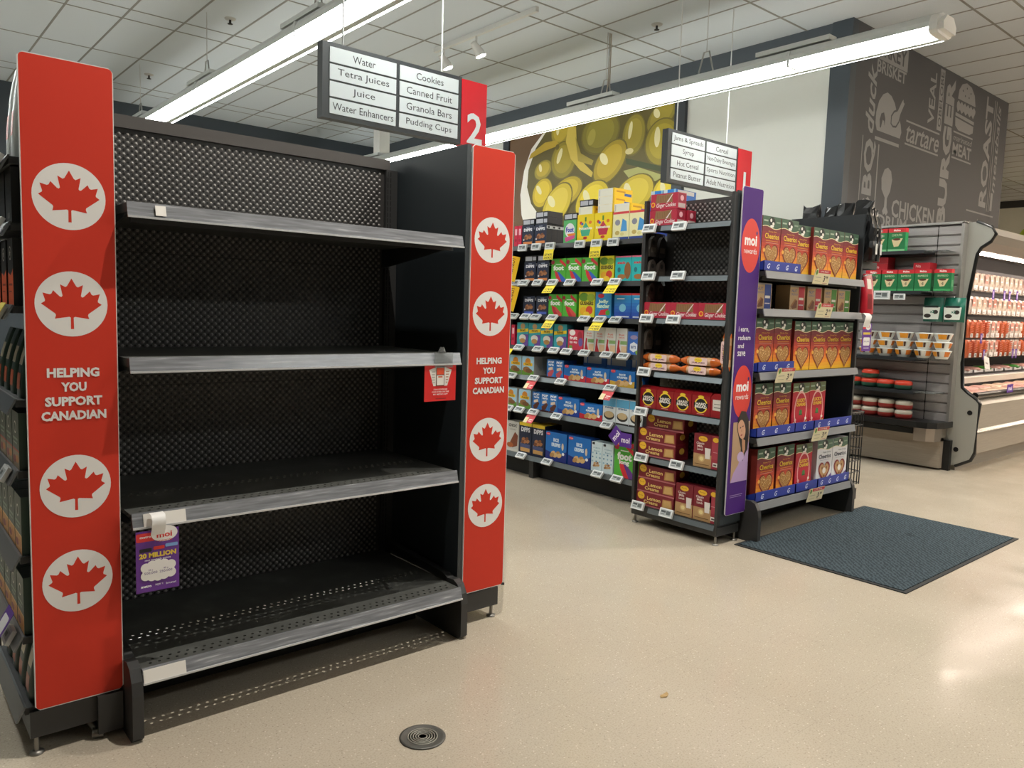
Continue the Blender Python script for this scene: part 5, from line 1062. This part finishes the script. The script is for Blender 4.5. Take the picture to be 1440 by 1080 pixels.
# blue cartons showing their backs behind the rice treats
sp('back', 'rice_treat_box', .232, .116, .07, '#1d5ea8', lambda A: (A.rect(0, 0, 1, 1, '#1d5ea8'), A.rect(.2, .2, .8, .85, '#b4b8bc'), A.rect(.02, .2, .16, .8, '#c8ccd0')))
for i, y in enumerate((4.03, 3.79, 3.55)): SP['back'].put((4.24, y, .833+.117), FL, 'blue carton back with grey panel above rice treats, %s from left' % ORD[i], 'snack box', 'boxes lying on the snack rows')
for i, y in enumerate((4.15, 3.914, 3.676)): SP['rkr' if i < 2 else 'rky'].put((4.24, y, .833), FL, '%s, fifth snack shelf, behind front row%s' % (NM['rkr' if i < 2 else 'rky'], (', left', ', right', '')[i]), 'snack box', 'boxes on the snack shelves')
# ================================================================== MEAT COOLER
t = tag(empty('meat_cooler', (0, 0, 0)), 'long open meat cooler with a slatted end display at right', 'cooler'); MC = t
GR = mat('#8f8d86', .45, .3)
P = [(2.735, .05), (2.61, .12), (2.585, .18), (2.575, .64), (2.60, .67), (2.68, .725), (2.73, .77), (2.75, 1.0), (2.745, 1.60), (2.70, 1.98), (2.67, 2.04), (2.60, 2.09), (2.565, 2.15), (2.60, 2.21), (2.72, 2.265), (3.9, 2.265), (3.9, .05)]
mb = MB(); mb.prism(P, 0, 7.72, 7.76, mat('#a5a49c', .45, .1))
for y, z in ((2.64, .55), (2.73, .20)): mb.lathe([(.018, 0), (.018, .002)], (0, 0, 0), HOLE, 12) if False else mb.tube([(7.716, y, z), (7.72, y, z)], .022, HOLE, 14)
mb.build('end_panel', t)
mb = MB(); mb.tube([(7.74, a, b) for a, b in P[:15]], .022, BLACKP, 8); mb.build('edge_gasket', t)['label'] = 'black rubber edge trim'
X1 = 16.0
mb = MB(); mb.prism([(2.74, 0), (2.74, .14), (2.62, .16), (2.61, .35), (2.64, .36), (2.60, .40), (2.595, .62), (2.66, .69), (2.72, .66), (3.9, .6), (3.9, 0)], 0, 7.76, X1, brushed('cooler_front', '#989186', '#a59e92', .35, .15)); mb.build('lower_body', t)
mb = MB(); mb.prism([(2.60, .352), (2.575, .375), (2.60, .398)], 0, 7.76, X1, mat('#b7b5b0', .25, .7)); mb.build('bumper_rail', t)
mb = MB(); mb.tube([(7.76, 2.625, .705), (X1, 2.625, .705)], .03, BLACKP, 10); mb.build('handrail', t)['label'] = 'glossy black front rail'
mb = MB(); mb.prism([(2.60, 2.08), (2.575, 2.15), (2.62, 2.22), (2.75, 2.26), (3.9, 2.26), (3.9, 2.2), (2.9, 2.16), (2.75, 2.02), (2.70, 2.02)], 0, 7.76, X1, mat('#8a847c', .4, .3)); mb.build('canopy', t)
mb = MB(); mb.box(7.78, 2.76, 2.0, X1, 2.80, 2.03, mat('#ffe9dc', .5, emit=COOLER_LAMP)); mb.build('canopy_lamp', t)['label'] = 'glowing lamp under the canopy'
mb = MB(); mb.box(7.76, 3.82, .6, X1, 3.88, 2.2, DARK); mb.build('back_wall', t)
mb = MB(); mb.box(7.76, 2.72, .60, X1, 3.84, .66, mat('#c9c4bc', .5)); mb.build('deck', t)
mb = MB(); mb.prism([(3.06, .74), (3.05, .80), (3.07, .81), (3.08, .74)], 0, 7.78, X1, mat('#cfc9bd', .4)); mb.build('deck_divider', t)
RZ = [1.72, 1.46, 1.20, .98]
for z in RZ:
    mb = MB(); mb.box(7.78, 3.30, z+.20, X1, 3.34, z+.235, STEEL2); mb.build('hanging_rail', t)
# slatted end display
t = tag(empty('end_display', (0, 0, 0)), 'slatted grey display on the cooler end holding coffee filters', 'display'); ED = t
mb = MB(); mb.box(7.66, 2.80, .42, 7.72, 4.2, 2.25, mat('#6b6464', .5))
z = .44
while z < 2.24: mb.prism([(7.66, z), (7.645, z+.012), (7.645, z+.078), (7.66, z+.086)], 1, 2.80, 4.2, SLAT); z += .09
mb.build('slat_wall', t)
mb = MB(); mb.box(7.63, 2.78, .42, 7.72, 2.805, 2.26, mat('#a3a09c', .3, .6)); mb.box(7.63, 2.78, 2.25, 7.72, 4.2, 2.27, mat('#a3a09c', .3, .6)); mb.build('trim_frame', t)
mb = MB(); mb.box(7.645, 3.0, .42, 7.6455, 3.008, 2.24, HOLE); mb.build('slot_strip', t)
CL = mat('#e8eeee', .05, trans=.9, spec=.5)
for z, mm in ((2.005, 1), (1.64, 1), (1.03, 0), (.725, 0)):
    mb = MB(); mb.box(7.40, 3.02, z-.03, 7.645, 4.2, z, mat('#23262a', .4)); mb.build('shelf', t)
    mb = MB(); mb.box(7.42, 2.84, z-.012, 7.645, 3.02, z-.004, CL); mb.build('clear_shelf_end', t)
mb = MB(); mb.prism([(7.35, 4.2), (7.35, 2.95), (7.37, 2.86), (7.43, 2.80), (7.52, 2.77), (7.71, 2.77), (7.71, 4.2)], 2, .40, .455, BLACKP); mb.build('bumper_deck', t)['label'] = 'glossy black rounded deck'
mb = MB(); mb.prism([(7.44, 3.0), (7.455, 2.90), (7.50, 2.84), (7.60, 2.82), (7.71, 2.82), (7.71, 3.0)], 2, .27, .40, mat('#b3a9a0', .28, .8)); mb.build('corner_cladding', t)['label'] = 'bright brushed corner cladding'
mb = MB(); mb.box(7.50, 3.0, .30, 7.56, 4.2, .40, BRONZE); mb.box(7.48, 3.03, .325, 7.50, 4.2, .375, BLACKP); mb.box(7.60, 2.82, .02, 7.66, 4.2, .30, BRONZE); mb.box(7.66, 2.76, 0, 7.71, 2.82, .28, BLACKP); mb.build('base_panel', t)
put_esl(ED, 7.385, 3.36, 1.60, 0, s=2.0); put_esl(ED, 7.385, 3.20, 1.585, 0, s=1.4); put_esl(ED, 7.385, 3.52, 1.585, 0, s=1.4)
def a_filter(n):
    def f(A): A.rect(0, 0, 1, 1, '#17743f'); A.rect(0, .82, 1, 1, '#c8202c'); A.txt('Melitta', .5, .91, .09, '#f4e6e4', w=.4, bold=.03); A.txt('BAMBOO' if n else 'CONE FILTERS', .5, .70, .09, '#cfe0b8', w=.6); A.poly([(.2, .52), (.85, .56), (.62, .22), (.36, .2)], '#d9c79a'); A.ell(.5, .52, .22, .07, '#5a2c18'); A.rect(0, 0, 1, .1, '#7fbf8a' if not n else '#3f9a5c'); (A.txt('4', .5, .34, .16, '#3a3a30') if n else None)
    return f
def s_fil(B): B.rect(0, .82, 1, 1, '#c8202c'); B.rect(.2, .2, .8, .5, '#5a9a70')
PR['f1'] = box_art('coffee_filter_box', .155, .215, .06, '#1c9a52', a_filter(0), s_fil); PR['f2'] = box_art('coffee_filter_box', .145, .195, .06, '#17743f', a_filter(1), s_fil)
PR['fl'] = box_art('coffee_filter_box', .145, .06, .15, '#b81a28', lambda A: (A.rect(0, 0, 1, 1, '#b81a28'), A.txt('Melitta', .3, .5, .4, '#f0d8d8', w=.3)))
for i, y in enumerate((3.46, 3.295)): PR['f1'].put((7.46, y, 2.006), FL, 'green and red filter box on the upper cooler display shelf, %s' % ('left', 'right')[i], 'coffee filter box', 'coffee filter boxes')
for i, y in enumerate((3.49, 3.335, 3.185, 3.035, 2.865)): PR['f2'].put((7.46, y, 1.641), FL, 'green and red filter box, second display shelf, %s from left' % ORD[i], 'coffee filter box', 'coffee filter boxes')
for i, (y, z) in enumerate([(3.44, 1.641), (3.44, 1.702), (3.44, 1.763), (3.44, 1.824), (3.05, 1.641), (3.05, 1.702), (3.05, 1.763), (3.05, 1.824)]):
    if i in (2, 3, 7, 6): PR['fl'].put((7.50, y, z+.014 if False else z), FL, 'red filter box lying flat behind, %s' % ('lower left', 'upper left', '', '', '', '', 'lower right', 'upper right')[i-2 if i < 4 else i], 'coffee filter box', 'coffee filter boxes') if False else None
for y, z, s in ((3.44, 1.837, 'on the left boxes'), (3.44, 1.898, 'topmost at left'), (3.06, 1.837, 'on the right boxes')): PR['fl'].put((7.475, y, z), FL, 'red filter box lying flat on the second display shelf, '+s, 'coffee filter box', 'coffee filter boxes')
def hangbag():
    mb = MB(); mb.add([(x, y, z) for z, d in ((0, .006), (.05, .05), (.13, .055), (.19, .03), (.22, .004)) for x, y in ((-.085, -d*.3), (0, -d), (.085, -d*.3), (.085, .0), (0, .0), (-.085, .0))], [(j*6+k, j*6+(k+1) % 6, j*6+6+(k+1) % 6, j*6+6+k) for j in range(4) for k in range(6)], mat('#1f6b58', .3), True)
    A = Art(mb, (-.085, -.058, 0), (1, 0, 0), (0, 0, 1), .17, .22); A.poly([(.12, .1), (.88, .1), (.94, .6), (.06, .6)], '#dfe2da'); A.ell(.32, .24, .18, .11, '#2f2620'); A.ell(.72, .4, .13, .11, '#2f2620'); A.rect(.15, .58, .85, .66, '#17241f'); A.txt('x2', .55, .42, .12, '#1f6b58', bold=.03)
    return Proto(mb.build('dip_cup_bag'))
hb_ = hangbag()
for i, y in enumerate((2.965, 2.785)): hb_.put((7.58, y, 1.365), FL, 'green and white bag hanging under the filter boxes, %s' % ('left', 'right')[i], 'snack bag', 'green hanging bags')
for y in (2.965, 2.785):
    mb = MB(); mb.tube([(7.645, y, 1.575), (7.55, y, 1.59)], .004, CHROME, 6); mb.build('peg_hook', ED)
def bowl():
    e = empty('instant_bowl'); mb = MB(); mb.lathe([(.048, 0), (.055, .01), (.074, .062), (.078, .066), (.078, .071), (.06, .074), (.001, .075)], (0, 0, 0), mat('#e9e7e0', .4), 24); mb.build('bowl', e)
    mb = MB(); mb.lathe([(.0595, .02), (.0765, .0675), (.0795, .07), (.0795, .0735), (.0615, .0762), (.001, .0768)], (0, 0, 0), mat('#d9dcd8', .4), 24)
    for a0, a1, c in ((2.3, 3.3, '#e89a28'), (3.35, 3.6, '#4a2a1c'), (3.7, 4.2, '#e8e4da'), (4.2, 4.9, '#df7e26')):
        V = []; n = 6
        for q in range(n+1):
            a = a0+(a1-a0)*q/n; V += [(.063*math.cos(a), .063*math.sin(a), .022), (.0785*math.cos(a), .0785*math.sin(a), .066)]
        mb.add(V, [(2*q, 2*q+2, 2*q+3, 2*q+1) for q in range(n)], mat(c, .4), True)
    mb.build('printed_sleeve', e); return Proto(e)
bw = bowl()
for i, y in enumerate((3.51, 3.34, 3.17, 2.995, 2.835)):
    for j in range(3): bw.put((7.50, y, 1.031+j*.0775), 0, 'white and orange noodle bowl, %s stack from the left, %s' % (ORD[i], ('bottom', 'middle', 'top')[j]), 'instant bowl', 'noodle bowls on the display', (0, 0, .5*((i*3+j) % 3)-.4))
def tub(c1, c2, name, r=.078, h=.085):
    e = empty(name); mb = MB(); mb.lathe([(r*.8, 0), (r*.98, .012), (r, h*.45), (r*.98, h*.5)], (0, 0, 0), mat(c1, .35), 24); mb.build('base', e)
    mb = MB(); mb.lathe([(r*1.0, h*.5), (r*1.02, h*.56), (r*.98, h*.8), (r*.8, h*.95), (.001, h)], (0, 0, 0), mat(c2, .15), 24); mb.build('lid', e); return Proto(e)
tb = tub('#1f4a3a', '#c8402c', 'dip_tub'); 
for y, z, s in [(3.62, .726, 'leftmost'), (3.465, .726, 'lower of the pair'), (3.465, .812, 'upper of the pair'), (3.315, .726, 'right of the pair'), (3.15, .726, 'rightmost')]: tb.put((7.50, y, z), 0, 'red and green snack tub on the lower display shelf, '+s, 'tub', 'red and green tubs')
td = tub('#8f2a24', '#b9b0a0', 'round_tub', .076, .084)
for y, z, s in [(3.60, .456, 'leftmost stack, lower'), (3.60, .541, 'leftmost stack, upper'), (3.445, .456, 'second stack, lower'), (3.445, .541, 'second stack, upper'), (3.29, .456, 'third stack, lower'), (3.29, .541, 'third stack, upper'), (3.13, .456, 'rightmost stack, lower'), (3.13, .541, 'rightmost stack, upper')]: td.put((7.50, y, z), 0, 'round red-based clear tub on the display deck, '+s, 'tub', 'round tubs on the display deck')
# meat packs
def pack(c, c2, w_=.135, h_=.20):
    mb = MB(); rn = random.Random(c)
    mb.add([(x, y, z) for z, d in ((0, .004), (.03, .03), (h_*.7, .034), (h_, .003)) for x, y in ((-w_/2, -d*.3), (-w_*.2, -d), (w_*.2, -d), (w_/2, -d*.3), (w_/2, 0), (-w_/2, 0))], [(j*6+k, j*6+(k+1) % 6, j*6+6+(k+1) % 6, j*6+6+k) for j in range(3) for k in range(6)], mat(c, .2), True)
    A = Art(mb, (-w_/2, -.036, 0), (1, 0, 0), (0, 0, 1), w_, h_)
    if c2 == 'links':
        for k in range(5): A.poly([(.1, .28+k*.13), (.85, .36+k*.13), (.9, .42+k*.13), (.85, .44+k*.13), (.1, .36+k*.13)], '#b5502c')
        A.rect(.25, .04, .75, .26, '#dcdad6'); A.rect(.35, .08, .65, .22, '#8f8d8a')
    else:
        A.rect(.1, .05, .9, .30, '#e2dedb'); A.rect(.2, .10, .6, .14, '#7a7672'); A.rect(.15, .45, .85, .92, c2); A.rect(.3, .6, .7, .68, '#f0ece6')
    return Proto(mb.build('meat_pack'))
PK = [pack('#e2d4c4', '#e0bba8'), pack('#dccfc4', '#c98a7a'), pack('#c96a44', 'links'), pack('#b8553a', 'links')]
MN = ['cream and pink meat pack', 'pale meat pack', 'red sausage pack', 'dark red sausage pack']
seqs = [[0, 0, 1, 0, 0, 0, 0, 0, 0, 0, 1, 0, 0, 0], [1, 0, 0, 1, 1, 0, 0, 1, 0, 1, 1, 0, 0, 1], [2, 2, 2, 3, 1, 1, 2, 2, 1, 1, 0, 2, 2, 1], [2, 3, 2, 2, 1, 1, 3, 2, 2, 1, 1, 2, 3, 2]]
for r, z in enumerate(RZ):
    for i in range(14):
        x = 9.40+i*.158; k = seqs[r][i]
        PK[k].put((x, 3.30, z), 0, '%s, %s cooler row, %s from end panel' % (MN[k], ('top', 'second', 'third', 'lowest')[r], ORD[i]), 'meat pack', 'meat packs hanging in the cooler')
def tray_meat(c1, c2):
    e = empty('meat_tray'); mb = MB(); mb.prism([(-.13, 0), (.13, 0), (.15, .03), (-.15, .03)], 1, -.09, .09, mat('#e4e2de', .4)); mb.build('tray', e)
    mb = MB(); mb.lathe([(.10, .02), (.115, .035), (.08, .055), (.001, .06)], (0, 0, 0), mat(c1, .3), 12); mb.build('meat', e); return Proto(e)
mt = [tray_meat('#d9b9a0', 0), tray_meat('#d7a498', 0), tray_meat('#4f9a3c', 0)]
for r, y in enumerate((2.80, 2.99)):
    for i in range(12):
        k = (i*5+r*3) % 7; k = 0 if k < 4 else 1
        mt[k].put((7.98+i*.33, y, .661), 0, '%s meat tray in cooler well, %s row, %s from end' % (('tan', 'pink')[k], ('front', 'back')[r], ORD[i]), 'meat tray', 'meat trays in the cooler well')
for i in range(10):
    k = 2 if i % 3 == 1 else 1
    mt[k].put((9.0+i*.33, 3.45, .80), 0, '%s tray on the raised cooler ledge, %s from the end' % (('', 'pink meat', 'green wrapped')[k], ORD[i]), 'meat tray', 'trays on the cooler ledge')
mb = MB(); mb.box(7.78, 3.2, .66, X1, 3.8, .80, STEEL2); mb.build('raised_ledge', MC)
mb = MB(); mb.prism([(3.195, .72), (3.17, .77), (3.2, .80)], 0, 7.78, X1, BLACKP); 
A = Art(mb, (7.78, 3.17, .735), (1, 0, 0), (0, 0, 1), 1, 1, unit=True)
for k in range(20): A.rect(.6+k*.2, 0, .7+k*.2, .05, '#e2dedb'); A.l = 1
mb.build('label_strip', MC)
pm = MB(); pm.box(-.03, -.002, -.055, .03, 0, .055, mat('#5b2f96', .5)); A = Art(pm, (-.03, -.002, -.055), (1, 0, 0), (0, 0, 1), .06, .11); A.txt('moi', .5, .5, .5, '#efe8f6', w=.6, bold=.03, rot=1); PMP = Proto(pm.build('rewards_flag'))
for i, (x, z, s) in enumerate([(9.75, 1.69, 'top row, left'), (10.1, 1.69, 'top row, second'), (10.27, 1.69, 'top row, third'), (10.52, 1.70, 'top row, right'), (9.5, 1.20, 'second row, left'), (9.62, 1.02, 'third row, left'), (10.55, 1.02, 'third row, middle'), (10.66, 1.02, 'third row, right')]):
    PMP.put((x, 3.20, z), 0, 'small purple flag in the meat cooler, '+s, 'flag', 'purple flags in the cooler')
mb = MB(); mb.box(-.08, -.002, -.04, .08, 0, .04, mat('#5b2f96', .5)); A = Art(mb, (-.08, -.002, -.04), (1, 0, 0), (0, 0, 1), .16, .08); A.txt('moi', .5, .5, .5, '#efe8f6', w=.6, bold=.03)
o = mb.build('rewards_card', loc=(8.55, 2.59, .745)); tag(o, 'purple card on the front rail of the meat cooler', 'price card')
mb = MB(); mb.box(-.08, -.004, -.07, .08, 0, .07, mat('#e6e4e0', .5)); A = Art(mb, (-.08, -.004, -.07), (1, 0, 0), (0, 0, 1), .16, .14); A.rect(.2, .4, .7, .55, '#9a9894')
o = mb.build('price_card', loc=(9.55, 3.14, .93)); o.rotation_euler = (-.2, .15, 0); tag(o, 'tilted white price card in the meat cooler', 'price card')
# wooden easel behind the red panel
t = tag(empty('folding_sign', (3.30, 4.28, 0)), 'pale wooden folding sign mostly hidden behind the right red panel', 'folding sign')
WD = mat('#c9b98c', .6)
for sgn, y in ((1, .42), (-1, -.44)):
    mb = MB(); mb.box(-.35, -.012, 0, .35, .012, .95, WD); o = mb.build('board', t); o.location = (-.36+(.28 if sgn > 0 else 0), y*.55 if False else sgn*.26, 0); o.rotation_euler = (sgn*.26, 0, 0)
